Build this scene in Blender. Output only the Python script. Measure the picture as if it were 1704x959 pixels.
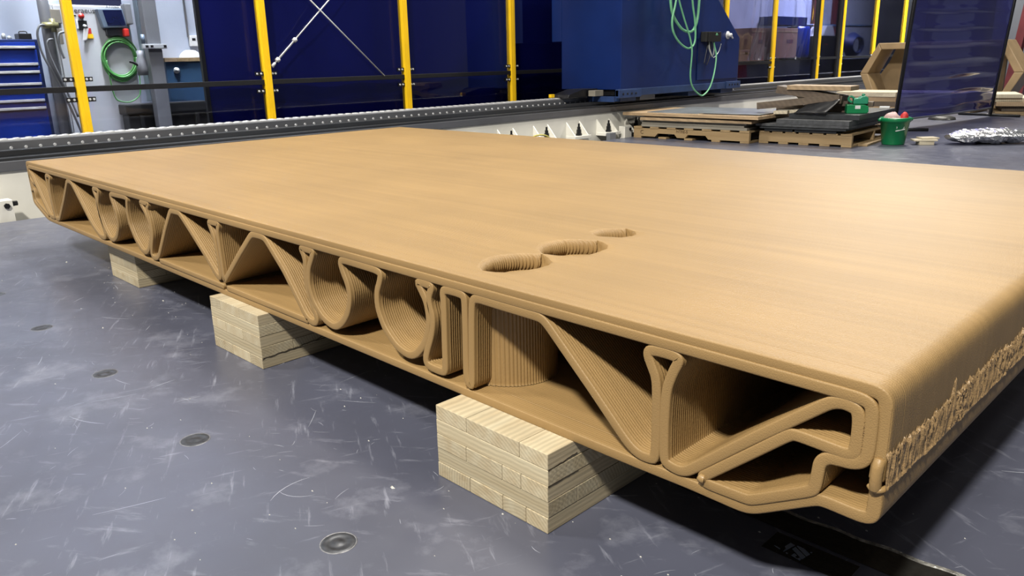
import bpy, bmesh, math, random
import numpy as np
from mathutils import Vector, Matrix, noise

for o in list(bpy.data.objects):
    bpy.data.objects.remove(o)
SC = bpy.context.scene
COL = SC.collection
random.seed(7)

# ------------------------------------------------------------------ camera
CAM_LOC = (0.33600, -1.05777, 0.90277)
CAM_RIGHT = (0.703952, 0.709897, -0.022313)
CAM_UP = (-0.184373, 0.212987, 0.959502)
CAM_FWD = (-0.685900, 0.671329, -0.280818)
CAM_LENS = 27.4329
cd = bpy.data.cameras.new('camera')
cd.sensor_width = 36.0
cd.lens = CAM_LENS
cd.clip_start = 0.02
cd.clip_end = 200
cam = bpy.data.objects.new('camera', cd)
COL.objects.link(cam)
m = Matrix.Identity(4)
for i in range(3):
    m[i][0] = CAM_RIGHT[i]
    m[i][1] = CAM_UP[i]
    m[i][2] = -CAM_FWD[i]
    m[i][3] = CAM_LOC[i]
cam.matrix_world = m
SC.camera = cam

# ------------------------------------------------------------------ world, lamps, exposure
w = bpy.data.worlds.new('hall_light')
SC.world = w
w.use_nodes = True
bg = w.node_tree.nodes['Background']
bg.inputs['Color'].default_value = (0.80, 0.88, 1.0, 1)
bg.inputs['Strength'].default_value = 0.07

def area_lamp(name, loc, size, power, color=(1, .945, .85), target=None, spread=180):
    ld = bpy.data.lights.new(name, 'AREA')
    ld.shape = 'RECTANGLE'
    ld.size, ld.size_y = size
    ld.energy = power
    ld.color = color
    ld.spread = math.radians(spread)
    o = bpy.data.objects.new(name, ld)
    o.location = loc
    if target:
        o.rotation_euler = (Vector(target) - Vector(loc)).to_track_quat('-Z', 'Y').to_euler()
    COL.objects.link(o)
    return o

area_lamp('high_bay_lamp', (1.35, -6.4, 9.3), (0.8, 0.8), 1480, target=(-1.0, 0.4, 0))
area_lamp('high_bay_lamp', (0.0, 1.6, 7.6), (1.0, 1.0), 80)
for x, y, p in ((-4.5, 2.5, 260), (-3.4, 11.0, 600), (2.5, 9.0, 90), (-5.5, 14.5, 420), (-5.2, -3.0, 260)):
    area_lamp('high_bay_lamp', (x, y, 7.2), (0.8, 0.8), p)
area_lamp('wall_fill_light', (-6.6, 1.5, 7.6), (0.5, 2.0), 150, (.92, .96, 1), target=(-8.0, 1.5, .9), spread=50)  # added fill, unseen, brightens the wall behind the left fence bays
area_lamp('wall_fill_light', (-6.6, 17.0, 7.6), (0.5, 7.0), 800, (.92, .96, 1), target=(-8.0, 17.0, .9), spread=60)  # second added fill, for the wall behind the right-hand bays

vs = SC.view_settings
vs.view_transform = 'Standard'
vs.look = 'None'
vs.exposure = 0.62
vs.gamma = 1.0
vs.use_curve_mapping = False

# ------------------------------------------------------------------ materials
ALB = .62        # keeps every painted or wooden surface in the range of real albedos
def mat(name, col, rough=.5, metal=0.0, var=0.0, scale=8.0, stretch=(1, 1, 1), bump=0.0, bscale=60.0, spec=.5, coat=0.0, col2=None):
    M = bpy.data.materials.new(name)
    M.use_nodes = True
    nt = M.node_tree
    b = nt.nodes['Principled BSDF']
    b.inputs['Roughness'].default_value = rough
    b.inputs['Metallic'].default_value = metal
    b.inputs['Specular IOR Level'].default_value = spec
    b.inputs['Coat Weight'].default_value = coat
    tc = nt.nodes.new('ShaderNodeTexCoord')
    mp = nt.nodes.new('ShaderNodeMapping')
    mp.inputs['Scale'].default_value = stretch
    nt.links.new(tc.outputs['Object'], mp.inputs['Vector'])
    n = nt.nodes.new('ShaderNodeTexNoise')
    n.inputs['Scale'].default_value = scale
    n.inputs['Detail'].default_value = 4
    nt.links.new(mp.outputs['Vector'], n.inputs['Vector'])
    r = nt.nodes.new('ShaderNodeValToRGB')
    if metal < .5:
        col = tuple(c * ALB for c in col)
        col2 = tuple(c * ALB for c in col2) if col2 else None
    c2 = col2 or tuple(c * (1 - var) for c in col)
    c1 = tuple(min(1, c * (1 + (var * .5 if col2 is None else 0))) for c in col)
    r.color_ramp.elements[0].position = .3
    r.color_ramp.elements[1].position = .7
    r.color_ramp.elements[0].color = (*c2, 1)
    r.color_ramp.elements[1].color = (*c1, 1)
    nt.links.new(n.outputs['Fac'], r.inputs['Fac'])
    nt.links.new(r.outputs['Color'], b.inputs['Base Color'])
    if bump:
        n2 = nt.nodes.new('ShaderNodeTexNoise')
        n2.inputs['Scale'].default_value = bscale
        n2.inputs['Detail'].default_value = 3
        nt.links.new(mp.outputs['Vector'], n2.inputs['Vector'])
        bp = nt.nodes.new('ShaderNodeBump')
        bp.inputs['Strength'].default_value = 1
        bp.inputs['Distance'].default_value = bump
        nt.links.new(n2.outputs['Fac'], bp.inputs['Height'])
        nt.links.new(bp.outputs['Normal'], b.inputs['Normal'])
    return M

PITCH = 0.0065
def print_material(name, col, amp, ymask=None, streak=True):
    M = mat(name, col, rough=.52, var=.10, scale=2.2, stretch=(1, 1, 1), spec=.42)
    nt = M.node_tree
    b = nt.nodes['Principled BSDF']
    tc = nt.nodes['Texture Coordinate']
    sx = nt.nodes.new('ShaderNodeSeparateXYZ')
    nt.links.new(tc.outputs['Object'], sx.inputs[0])
    def mth(op, a, bb=None):
        n = nt.nodes.new('ShaderNodeMath')
        n.operation = op
        for i, v in enumerate((a, bb)):
            if v is None: continue
            if isinstance(v, (int, float)): n.inputs[i].default_value = v
            else: nt.links.new(v, n.inputs[i])
        return n.outputs[0]
    s = mth('ABSOLUTE', mth('SINE', mth('MULTIPLY', sx.outputs['Y'], math.pi / PITCH)))
    s = mth('POWER', s, .6)
    if ymask is not None:
        s = mth('MULTIPLY', s, mth('GREATER_THAN', sx.outputs['Y'], ymask))
    # fine sandy grain of the filled plastic
    g = nt.nodes.new('ShaderNodeTexNoise')
    g.inputs['Scale'].default_value = 420
    g.inputs['Detail'].default_value = 2
    nt.links.new(tc.outputs['Object'], g.inputs['Vector'])
    h = mth('ADD', mth('MULTIPLY', s, amp), mth('MULTIPLY', g.outputs['Fac'], .0006))
    bp = nt.nodes.new('ShaderNodeBump')
    bp.inputs['Strength'].default_value = 1
    bp.inputs['Distance'].default_value = 1
    nt.links.new(h, bp.inputs['Height'])
    nt.links.new(bp.outputs['Normal'], b.inputs['Normal'])
    if streak:
        # layer to layer colour drift: streaks that run along the print lines
        mp = nt.nodes.new('ShaderNodeMapping')
        mp.inputs['Scale'].default_value = (.35, 14, .35)
        nt.links.new(tc.outputs['Object'], mp.inputs['Vector'])
        n = nt.nodes.new('ShaderNodeTexNoise')
        n.inputs['Scale'].default_value = 3
        n.inputs['Detail'].default_value = 5
        nt.links.new(mp.outputs['Vector'], n.inputs['Vector'])
        mr = nt.nodes.new('ShaderNodeMapRange')
        mr.inputs['From Min'].default_value = .3
        mr.inputs['From Max'].default_value = .7
        mr.inputs['To Min'].default_value = .90
        mr.inputs['To Max'].default_value = 1.06
        nt.links.new(n.outputs['Fac'], mr.inputs['Value'])
        mx = nt.nodes.new('ShaderNodeMix')
        mx.data_type = 'RGBA'
        mx.blend_type = 'MULTIPLY'
        mx.inputs['Factor'].default_value = 1
        ramp = nt.nodes['Color Ramp']
        nt.links.new(ramp.outputs['Color'], mx.inputs['A'])
        nt.links.new(mr.outputs['Result'], mx.inputs['B'])
        nt.links.new(mx.outputs['Result'], b.inputs['Base Color'])
    return M

TAN = (.455, .288, .114)
M_skin = print_material('printed_skin', TAN, .00045)
M_core = print_material('printed_core', TAN, .0018, ymask=.395)
M_slot = print_material('printed_slot', TAN, .0002)
M_print = mat('printed_plain', TAN, .42, var=.1, scale=12, bump=.0006, bscale=200)
M_torn = mat('printed_torn', (.46, .30, .14), .36, var=.35, scale=70, bump=.0015, bscale=300)
M_hex = mat('printed_frame', (.36, .25, .13), .5, var=.15, scale=6)

def floor_material():
    M = mat('painted_steel_floor', (.118, .127, .178), rough=.34, var=.22, scale=1.6, spec=.5)
    nt = M.node_tree
    b = nt.nodes['Principled BSDF']
    tc = nt.nodes['Texture Coordinate']
    ramp = nt.nodes['Color Ramp']
    def scuff(rot, sc, stretch, lo, hi):
        mp = nt.nodes.new('ShaderNodeMapping')
        mp.inputs['Rotation'].default_value = (0, 0, rot)
        mp2 = nt.nodes.new('ShaderNodeMapping')
        mp2.inputs['Scale'].default_value = (stretch, 1, 1)
        nt.links.new(tc.outputs['Object'], mp.inputs['Vector'])
        nt.links.new(mp.outputs['Vector'], mp2.inputs['Vector'])
        n = nt.nodes.new('ShaderNodeTexNoise')
        n.inputs['Scale'].default_value = sc
        n.inputs['Detail'].default_value = 6
        n.inputs['Roughness'].default_value = .65
        nt.links.new(mp2.outputs['Vector'], n.inputs['Vector'])
        r = nt.nodes.new('ShaderNodeMapRange')
        r.inputs['From Min'].default_value = lo
        r.inputs['From Max'].default_value = hi
        nt.links.new(n.outputs['Fac'], r.inputs['Value'])
        return r.outputs['Result']
    prev = ramp.outputs['Color']
    for rot, sc, st, lo, hi, fac in ((.5, 40, .12, .60, .80, .5), (1.9, 46, .10, .62, .82, .45), (-.6, 30, .2, .60, .85, .4), (0, 5, 1, .55, .85, .35)):
        s = scuff(rot, sc, st, lo, hi)
        ml = nt.nodes.new('ShaderNodeMath')
        ml.operation = 'MULTIPLY'
        ml.inputs[1].default_value = fac
        nt.links.new(s, ml.inputs[0])
        mx = nt.nodes.new('ShaderNodeMix')
        mx.data_type = 'RGBA'
        nt.links.new(ml.outputs[0], mx.inputs['Factor'])
        nt.links.new(prev, mx.inputs['A'])
        mx.inputs['B'].default_value = (.42, .44, .52, 1)
        prev = mx.outputs['Result']
    nt.links.new(prev, b.inputs['Base Color'])
    n = nt.nodes.new('ShaderNodeTexNoise')
    n.inputs['Scale'].default_value = 9
    n.inputs['Detail'].default_value = 6
    nt.links.new(tc.outputs['Object'], n.inputs['Vector'])
    r = nt.nodes.new('ShaderNodeMapRange')
    r.inputs['To Min'].default_value = .22
    r.inputs['To Max'].default_value = .46
    nt.links.new(n.outputs['Fac'], r.inputs['Value'])
    nt.links.new(r.outputs['Result'], b.inputs['Roughness'])
    return M

def pane_material(name, tint, gloss=.08, rough=.03, opaque=0.0, base=(.01, .012, .08), wave=0.0):
    M = bpy.data.materials.new(name)
    M.use_nodes = True
    nt = M.node_tree
    nt.nodes.clear()
    out = nt.nodes.new('ShaderNodeOutputMaterial')
    tr = nt.nodes.new('ShaderNodeBsdfTransparent')
    tr.inputs['Color'].default_value = (*tint, 1)
    df = nt.nodes.new('ShaderNodeBsdfDiffuse')
    df.inputs['Color'].default_value = (*base, 1)
    mix = nt.nodes.new('ShaderNodeMixShader')
    mix.inputs['Fac'].default_value = opaque
    nt.links.new(tr.outputs[0], mix.inputs[1])
    nt.links.new(df.outputs[0], mix.inputs[2])
    gl = nt.nodes.new('ShaderNodeBsdfGlossy')
    gl.inputs['Roughness'].default_value = rough
    fr = nt.nodes.new('ShaderNodeFresnel')
    fr.inputs['IOR'].default_value = 1.45
    mm = nt.nodes.new('ShaderNodeMath')
    mm.operation = 'MULTIPLY'
    mm.inputs[1].default_value = gloss / .04
    mm.use_clamp = True
    nt.links.new(fr.outputs[0], mm.inputs[0])
    m2 = nt.nodes.new('ShaderNodeMixShader')
    nt.links.new(mm.outputs[0], m2.inputs['Fac'])
    nt.links.new(mix.outputs[0], m2.inputs[1])
    nt.links.new(gl.outputs[0], m2.inputs[2])
    nt.links.new(m2.outputs[0], out.inputs['Surface'])
    if wave:
        tc = nt.nodes.new('ShaderNodeTexCoord')
        n = nt.nodes.new('ShaderNodeTexNoise')
        n.inputs['Scale'].default_value = 3
        nt.links.new(tc.outputs['Object'], n.inputs['Vector'])
        bp = nt.nodes.new('ShaderNodeBump')
        bp.inputs['Distance'].default_value = wave
        nt.links.new(n.outputs['Fac'], bp.inputs['Height'])
        nt.links.new(bp.outputs['Normal'], gl.inputs['Normal'])
    return M

def wood(name, col, dark, axis, scale=26, rough=.6):
    st = [1, 1, 1]
    st[axis] = .07
    M = mat(name, col, rough, scale=scale, stretch=tuple(st), col2=dark, bump=.0008, bscale=120)
    nt = M.node_tree
    oi = nt.nodes.new('ShaderNodeObjectInfo')
    mr = nt.nodes.new('ShaderNodeMapRange')
    mr.inputs['To Min'].default_value = .80
    mr.inputs['To Max'].default_value = 1.06
    nt.links.new(oi.outputs['Random'], mr.inputs['Value'])
    mx = nt.nodes.new('ShaderNodeMix')
    mx.data_type = 'RGBA'
    mx.blend_type = 'MULTIPLY'
    mx.inputs['Factor'].default_value = 1
    nt.links.new(nt.nodes['Color Ramp'].outputs['Color'], mx.inputs['A'])
    nt.links.new(mr.outputs['Result'], mx.inputs['B'])
    # growth rings: arcs on the end grain, cathedral streaks along the faces
    ad = nt.nodes.new('ShaderNodeVectorMath')
    ad.operation = 'ADD'
    ml = nt.nodes.new('ShaderNodeVectorMath')
    ml.operation = 'SCALE'
    ml.inputs[0].default_value = (.9, .9, .9)
    nt.links.new(oi.outputs['Random'], ml.inputs['Scale'])
    nt.links.new(nt.nodes['Texture Coordinate'].outputs['Object'], ad.inputs[0])
    nt.links.new(ml.outputs[0], ad.inputs[1])
    wv = nt.nodes.new('ShaderNodeTexWave')
    wv.wave_type = 'RINGS'
    wv.rings_direction = 'XYZ'[axis]
    wv.inputs['Scale'].default_value = 38
    wv.inputs['Distortion'].default_value = 2.2
    wv.inputs['Detail'].default_value = 2
    wv.inputs['Detail Scale'].default_value = .6
    nt.links.new(ad.outputs[0], wv.inputs['Vector'])
    m3 = nt.nodes.new('ShaderNodeMapRange')
    m3.inputs['To Min'].default_value = .84
    m3.inputs['To Max'].default_value = 1.05
    nt.links.new(wv.outputs['Fac'], m3.inputs['Value'])
    m4 = nt.nodes.new('ShaderNodeMix')
    m4.data_type = 'RGBA'
    m4.blend_type = 'MULTIPLY'
    m4.inputs['Factor'].default_value = 1
    nt.links.new(mx.outputs['Result'], m4.inputs['A'])
    nt.links.new(m3.outputs['Result'], m4.inputs['B'])
    nt.links.new(m4.outputs['Result'], nt.nodes['Principled BSDF'].inputs['Base Color'])
    return M

M_floor = floor_material()
M_scratch = mat('scratch_wear', (.50, .53, .62), .5, var=.3, scale=20)
M_speck = mat('pale_crumbs', (.75, .74, .68), .6, var=.3, scale=200)
M_plug = mat('plug_metal', (.055, .058, .066), .38, .5, var=.5, scale=60)
M_plugring = mat('plug_rim', (.20, .20, .21), .4, .6, var=.4, scale=120)
M_sprx = wood('spruce_along_x', (.86, .76, .53), (.74, .61, .38), 0)
M_spry = wood('spruce_along_y', (.86, .76, .53), (.72, .58, .36), 1)
M_crack = mat('crack_shadow', (.05, .035, .02), .9)
M_pinex = wood('pallet_pine_x', (.56, .40, .21), (.42, .28, .13), 0, 14)
M_piney = wood('pallet_pine_y', (.56, .40, .21), (.42, .28, .13), 1, 14)
M_plyx = wood('plywood_tan', (.62, .45, .27), (.50, .34, .19), 0, 10)
M_pale = wood('pale_plank', (.82, .74, .56), (.70, .60, .42), 0, 10)
M_oldx = wood('weathered_lumber', (.20, .15, .105), (.12, .085, .06), 0, 16)
M_slab = mat('black_slab', (.040, .045, .052), .42, var=.4, scale=14)
M_slabedge = mat('grey_slab', (.085, .09, .098), .5, var=.4, scale=30)
M_sheet = mat('grey_sheet', (.30, .33, .36), .28, .5, var=.35, scale=5)
M_lam = mat('laminate_grey', (.36, .33, .27), .45, var=.25, scale=6, stretch=(.3, 1, 1))
M_white = mat('white_paint', (1.12, 1.10, 1.00), .42, var=.10, scale=3)
M_darksteel = mat('rail_steel', (.10, .105, .115), .30, .75, var=.35, scale=3, stretch=(1, .3, 1))
M_railgrey = mat('rail_grey', (.17, .175, .19), .33, .6, var=.3, scale=4, stretch=(1, .3, 1))
M_bright = mat('bright_steel', (.85, .86, .88), .42, .35, var=.1, scale=20)  # paler, less metallic: overhead reflection on rail edge and bolts put into the colour
M_black = mat('black_plastic', (.012, .012, .014), .4, var=.3, scale=30)
M_bolt = mat('black_bolt', (.02, .02, .022), .35, .5, var=.3, scale=90)
M_yellow = mat('yellow_post_paint', (1.2, .74, .012), .38, var=.08, scale=5)
M_blue = mat('gantry_blue', (.004, .023, .142), .34, var=.22, scale=2, bump=.0006, bscale=14)
M_bluetrim = mat('gantry_trim_blue', (.03, .065, .19), .4, var=.3, scale=9)
M_chest = mat('chest_blue', (.008, .040, .36), .3, var=.15, scale=5)
M_chestdk = mat('chest_frame_blue', (.012, .03, .13), .4, var=.2, scale=5)
M_cab = mat('cabinet_grey', (.62, .65, .68), .45, var=.06, scale=3)
M_wall = mat('pale_blue_wall', (.50, .56, .68), .7, var=.10, scale=2.5, bump=.001, bscale=30)
M_wallfar = mat('far_wall_grey', (.10, .105, .12), .8, var=.3, scale=1.5)
M_conc = mat('hall_concrete', (.10, .10, .105), .6, var=.3, scale=2)
M_column = mat('grey_column', (.24, .25, .27), .45, var=.15, scale=4)
M_steelblue = mat('bench_blue', (.045, .12, .24), .45, var=.2, scale=4)
M_case = mat('black_case', (.018, .018, .017), .5, var=.4, scale=12)
M_screen = mat('dark_screen', (.008, .012, .06), .15, var=.3, scale=6)
M_navybox = mat('navy_box', (.012, .014, .05), .4)
M_hmi = mat('panel_housing', (.16, .22, .30), .4, var=.15, scale=8)
M_green = mat('green_cable', (.10, .36, .09), .4, var=.2, scale=14)
M_mint = mat('mint_cable', (.22, .62, .33), .4, var=.15, scale=14)
M_bucket = mat('bucket_green', (.006, .25, .085), .33, var=.12, scale=9)
M_can = mat('mint_plastic', (.03, .33, .18), .35, var=.15, scale=14)
M_red = mat('red_cloth', (.75, .03, .03), .6, var=.2, scale=20)
M_redp = mat('red_plastic', (.65, .03, .02), .4, var=.1, scale=20)
M_rag = mat('pink_white_rag', (.78, .62, .60), .8, var=.2, scale=30, col2=(.70, .40, .40))
M_foil = mat('silver_foil', (.72, .73, .75), .22, .95, var=.2, scale=20, bump=.006, bscale=40)
M_bagwhite = mat('bag_white', (.78, .80, .82), .35, var=.12, scale=14, bump=.004, bscale=30)
M_label = mat('white_label', (.85, .86, .86), .5, var=.05, scale=30)
M_ink = mat('dark_ink', (.02, .02, .025), .6)
M_inkbrown = mat('stamp_ink', (.12, .07, .035), .8)
M_sticker = mat('sticker_bluegrey', (.30, .36, .48), .4, var=.08, scale=40)
M_tape = mat('dark_tape', (.030, .029, .026), .22, var=.5, scale=22, bump=.0015, bscale=60)
M_tapeedge = mat('crumpled_tape_edge', (.55, .54, .50), .16, .35, var=.6, scale=60, bump=.003, bscale=160)
M_maroon = mat('maroon_steel', (.17, .022, .028), .45, var=.2, scale=5)
M_card = mat('cardboard', (.40, .24, .16), .75, var=.12, scale=6)
M_yhose = mat('yellow_hose', (.75, .66, .12), .4, var=.1, scale=30)
M_clear = mat('clear_hose', (.55, .58, .55), .2, var=.2, scale=30)
M_pane = pane_material('clear_pane', (.93, .94, .97), gloss=.022)
M_panelow = pane_material('smoked_pane', (.85, .86, .92), gloss=.03)
M_navy = pane_material('navy_curtain', (.012, .016, .12), gloss=.02, rough=.06, opaque=.9, base=(.0055, .0075, .110), wave=.004)
M_lav = pane_material('lavender_sheet', (.42, .43, .74), gloss=.10, rough=.08, wave=.006)
M_lav2 = pane_material('lavender_pane', (.70, .71, .88), gloss=.035)
M_vinyl = pane_material('blue_vinyl', (.10, .105, .42), gloss=.09, rough=.09, opaque=.55, base=(.034, .034, .22))

# ------------------------------------------------------------------ helpers
def meta(o, label=None, cat=None, group=None, kind=None):
    if label: o['label'] = label
    if cat: o['category'] = cat
    if group: o['group'] = group
    if kind: o['kind'] = kind
    return o

def thing(name, label, cat, loc=(0, 0, 0), group=None):
    o = bpy.data.objects.new(name, None)
    o.empty_display_size = .1
    o.location = loc
    COL.objects.link(o)
    return meta(o, label, cat, group)

def link(name, me, material, parent=None, smooth=False):
    if material and not me.materials: me.materials.append(material)
    if smooth:
        me.polygons.foreach_set('use_smooth', [True] * len(me.polygons))
    o = bpy.data.objects.new(name, me)
    COL.objects.link(o)
    if parent is not None:
        o.parent = parent
        # every mesh is written in world coordinates: undo the parents' offsets
        off = Vector((0, 0, 0))
        p = parent
        while p is not None:
            off += p.location
            p = p.parent
        me.transform(Matrix.Translation(-off))
    return o

class MB:
    def __init__(s):
        s.v, s.f = [], []
    def add(s, verts, faces):
        n = len(s.v)
        s.v += [tuple(p) for p in verts]
        s.f += [tuple(i + n for i in f) for f in faces]
        return s
    def box(s, x0, x1, y0, y1, z0, z1, R=None):
        v = [(x, y, z) for z in (z0, z1) for y in (y0, y1) for x in (x0, x1)]
        if R: v = [R(p) for p in v]
        return s.add(v, [(0, 2, 3, 1), (4, 5, 7, 6), (0, 1, 5, 4), (2, 6, 7, 3), (0, 4, 6, 2), (1, 3, 7, 5)])
    def prism(s, poly, fn, d0, d1):
        """poly: (a,b) list counter-clockwise; fn(a,b,d) -> point"""
        n = len(poly)
        v = [fn(a, b, d0) for a, b in poly] + [fn(a, b, d1) for a, b in poly]
        f = [tuple(range(n))[::-1], tuple(range(n, 2 * n))]
        f += [(i, (i + 1) % n, n + (i + 1) % n, n + i) for i in range(n)]
        return s.add(v, f)
    def cyl(s, p, q, r0, r1=None, n=12):
        r1 = r0 if r1 is None else r1
        p, q = Vector(p), Vector(q)
        d = (q - p).normalized()
        a = d.orthogonal().normalized()
        b = d.cross(a)
        v = []
        for c, r in ((p, r0), (q, r1)):
            for i in range(n):
                t = 2 * math.pi * i / n
                v.append(c + r * (math.cos(t) * a + math.sin(t) * b))
        f = [tuple(range(n))[::-1], tuple(range(n, 2 * n))]
        f += [(i, (i + 1) % n, n + (i + 1) % n, n + i) for i in range(n)]
        return s.add(v, f)
    def tube(s, pts, r, n=8, sub=4):
        pts = [Vector(p) for p in pts]
        if sub > 1: pts = catmull(pts, sub)
        N = len(pts)
        v, f = [], []
        a = None
        for i, p in enumerate(pts):
            d = (pts[min(i + 1, N - 1)] - pts[max(i - 1, 0)]).normalized()
            a = d.orthogonal().normalized() if a is None else (a - d * a.dot(d)).normalized()
            b = d.cross(a)
            for k in range(n):
                t = 2 * math.pi * k / n
                v.append(p + r * (math.cos(t) * a + math.sin(t) * b))
        for i in range(N - 1):
            for k in range(n):
                f.append((i * n + k, i * n + (k + 1) % n, (i + 1) * n + (k + 1) % n, (i + 1) * n + k))
        f += [tuple(range(n))[::-1], tuple(range((N - 1) * n, N * n))]
        return s.add(v, f)
    def lathe(s, prof, c, n=32):
        v, f = [], []
        for r, z in prof:
            for k in range(n):
                t = 2 * math.pi * k / n
                v.append((c[0] + r * math.cos(t), c[1] + r * math.sin(t), c[2] + z))
        for i in range(len(prof) - 1):
            for k in range(n):
                f.append((i * n + k, i * n + (k + 1) % n, (i + 1) * n + (k + 1) % n, (i + 1) * n + k))
        return s.add(v, f)
    def mesh(s, name='m', bevel=0.0, seg=2):
        me = bpy.data.meshes.new(name)
        me.from_pydata(s.v, [], s.f)
        if bevel:
            bm = bmesh.new()
            bm.from_mesh(me)
            bmesh.ops.bevel(bm, geom=bm.edges[:], offset=bevel, segments=seg, affect='EDGES', profile=.6)
            bm.to_mesh(me)
            bm.free()
        return me
    def build(s, name, material, parent=None, bevel=0.0, smooth=False, seg=2):
        return link(name, s.mesh(name, bevel, seg), material, parent, smooth)

def catmull(p, sub):
    o = []
    for i in range(len(p) - 1):
        a, b, c, d = p[max(i - 1, 0)], p[i], p[i + 1], p[min(i + 2, len(p) - 1)]
        for k in range(sub):
            t = k / sub
            o.append(.5 * ((2 * b) + (c - a) * t + (2 * a - 5 * b + 4 * c - d) * t * t + (3 * b - a - 3 * c + d) * t ** 3))
    o.append(p[-1])
    return o

def frame_rot(cx, cy, ang):
    c, s_ = math.cos(ang), math.sin(ang)
    return lambda p: (cx + c * p[0] - s_ * p[1], cy + s_ * p[0] + c * p[1], p[2])

def bx(name, material, x0, x1, y0, y1, z0, z1, parent=None, bevel=0.0, R=None):
    return MB().box(x0, x1, y0, y1, z0, z1, R).build(name, material, parent, bevel)

def text_mesh(body, size, origin, xdir, ydir, lift=.0):
    cu = bpy.data.curves.new('writing', 'FONT')
    cu.body = body
    cu.size = size
    cu.extrude = .0006
    o = bpy.data.objects.new('writing', cu)
    COL.objects.link(o)
    bpy.context.view_layer.update()
    me = bpy.data.meshes.new_from_object(o.evaluated_get(bpy.context.evaluated_depsgraph_get()))
    bpy.data.objects.remove(o)
    xd, yd = Vector(xdir).normalized(), Vector(ydir).normalized()
    zd = xd.cross(yd)
    M4 = Matrix.Identity(4)
    for i in range(3):
        M4[i][0], M4[i][1], M4[i][2], M4[i][3] = xd[i], yd[i], zd[i], origin[i] + zd[i] * lift
    me.transform(M4)
    return me

# ------------------------------------------------------------------ setting: floors, walls
fl = bx('floor', M_floor, -5.3, 5, -5, 21, -.06, 0)
meta(fl, 'blue-grey scratched steel work floor', kind='structure')
f2 = bx('floor.001', M_conc, -8.2, -5.3, -5, 24, -.6, -.5)
meta(f2, 'dark concrete hall floor behind the rail', kind='structure')
wl = bx('wall_left', M_wall, -8.2, -8.0, -5, 24, -.5, 6.0)
meta(wl, 'pale blue-grey hall wall behind the safety fence', kind='structure')
wb = bx('wall_back', M_wallfar, -8.0, 5, 23.8, 24, -.5, 6.0)
meta(wb, 'dark far wall of the hall', kind='structure')

# plugs set in the floor
for i, (x, y, r) in enumerate(((-.862, -.378, .034), (-1.507, -.385, .034), (-2.154, -.388, .034), (-2.803, -.394, .034), (-3.45, -.40, .034))):
    mb = MB()
    mb.lathe([(0.0, .0010), (.010, .0011), (.0115, .0004), (.021, .0004), (.0225, .0010), (r - .003, .0010), (r, .0002)], (x, y, 0), 28)
    p = mb.build('floor_plug', M_plug, fl, smooth=True)
    MB().lathe([(r, .0003), (r + .0015, .0012), (r + .003, .0002)], (x, y, 0), 28).build('plug_rim', M_plugring, p, smooth=True)

# scratches worn into the paint, crumbs lying about
mb = MB()
rs = random.Random(3)
def scratch(x, y, a, ln, wd, bend):
    n = 7
    L, Rr = [], []
    px, py = x, y
    for i in range(n):
        t = i / (n - 1)
        wv = wd * (.25 + .75 * math.sin(math.pi * min(1, t * 1.02)) ** .7)
        dx, dy = math.cos(a), math.sin(a)
        L.append((px - dy * wv, py + dx * wv, .0004))
        Rr.append((px + dy * wv, py - dx * wv, .0004))
        px += dx * ln / n
        py += dy * ln / n
        a += bend / n
    mb.add(L + Rr, [(i + 1, i, n + i, n + i + 1) for i in range(n - 1)])
for k in range(1100):
    if k < 800:
        x = rs.uniform(-4.6, .6); y = rs.uniform(-1.2, .3) if k % 5 else rs.uniform(.3, 2.0)
    else:
        x = rs.uniform(-5, 1.2); y = rs.uniform(2.5, 9)
    big = rs.random() < .16
    scratch(x, y, rs.uniform(0, 6.28) if rs.random() < .6 else rs.gauss(.75, .25), rs.uniform(.06, .17) if big else rs.uniform(.015, .06),
            rs.uniform(.0006, .0013) if big else rs.uniform(.0003, .0007), rs.gauss(0, .45))
meta(mb.build('scratch_marks', M_scratch, fl), kind='stuff')
mb = MB()
for k in range(420):
    x, y = rs.uniform(-4.6, .9), rs.uniform(-1.1, .5)
    if rs.random() < .25: x, y = rs.uniform(-5, 1), rs.uniform(2.5, 9)
    r = rs.uniform(.0008, .0024) * (2.2 if rs.random() < .06 else 1)
    a = rs.uniform(0, 3)
    v = [(x + r * (1 + rs.random()) * math.cos(a + t), y + r * (.6 + .6 * rs.random()) * math.sin(a + t), 0) for t in (0, 1.6, 3.1, 4.7)]
    mb.add(v + [(x, y, r * 1.1)], [(0, 1, 4), (1, 2, 4), (2, 3, 4), (3, 0, 4)])
meta(mb.build('crumbs', M_speck, fl), kind='stuff')

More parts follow.
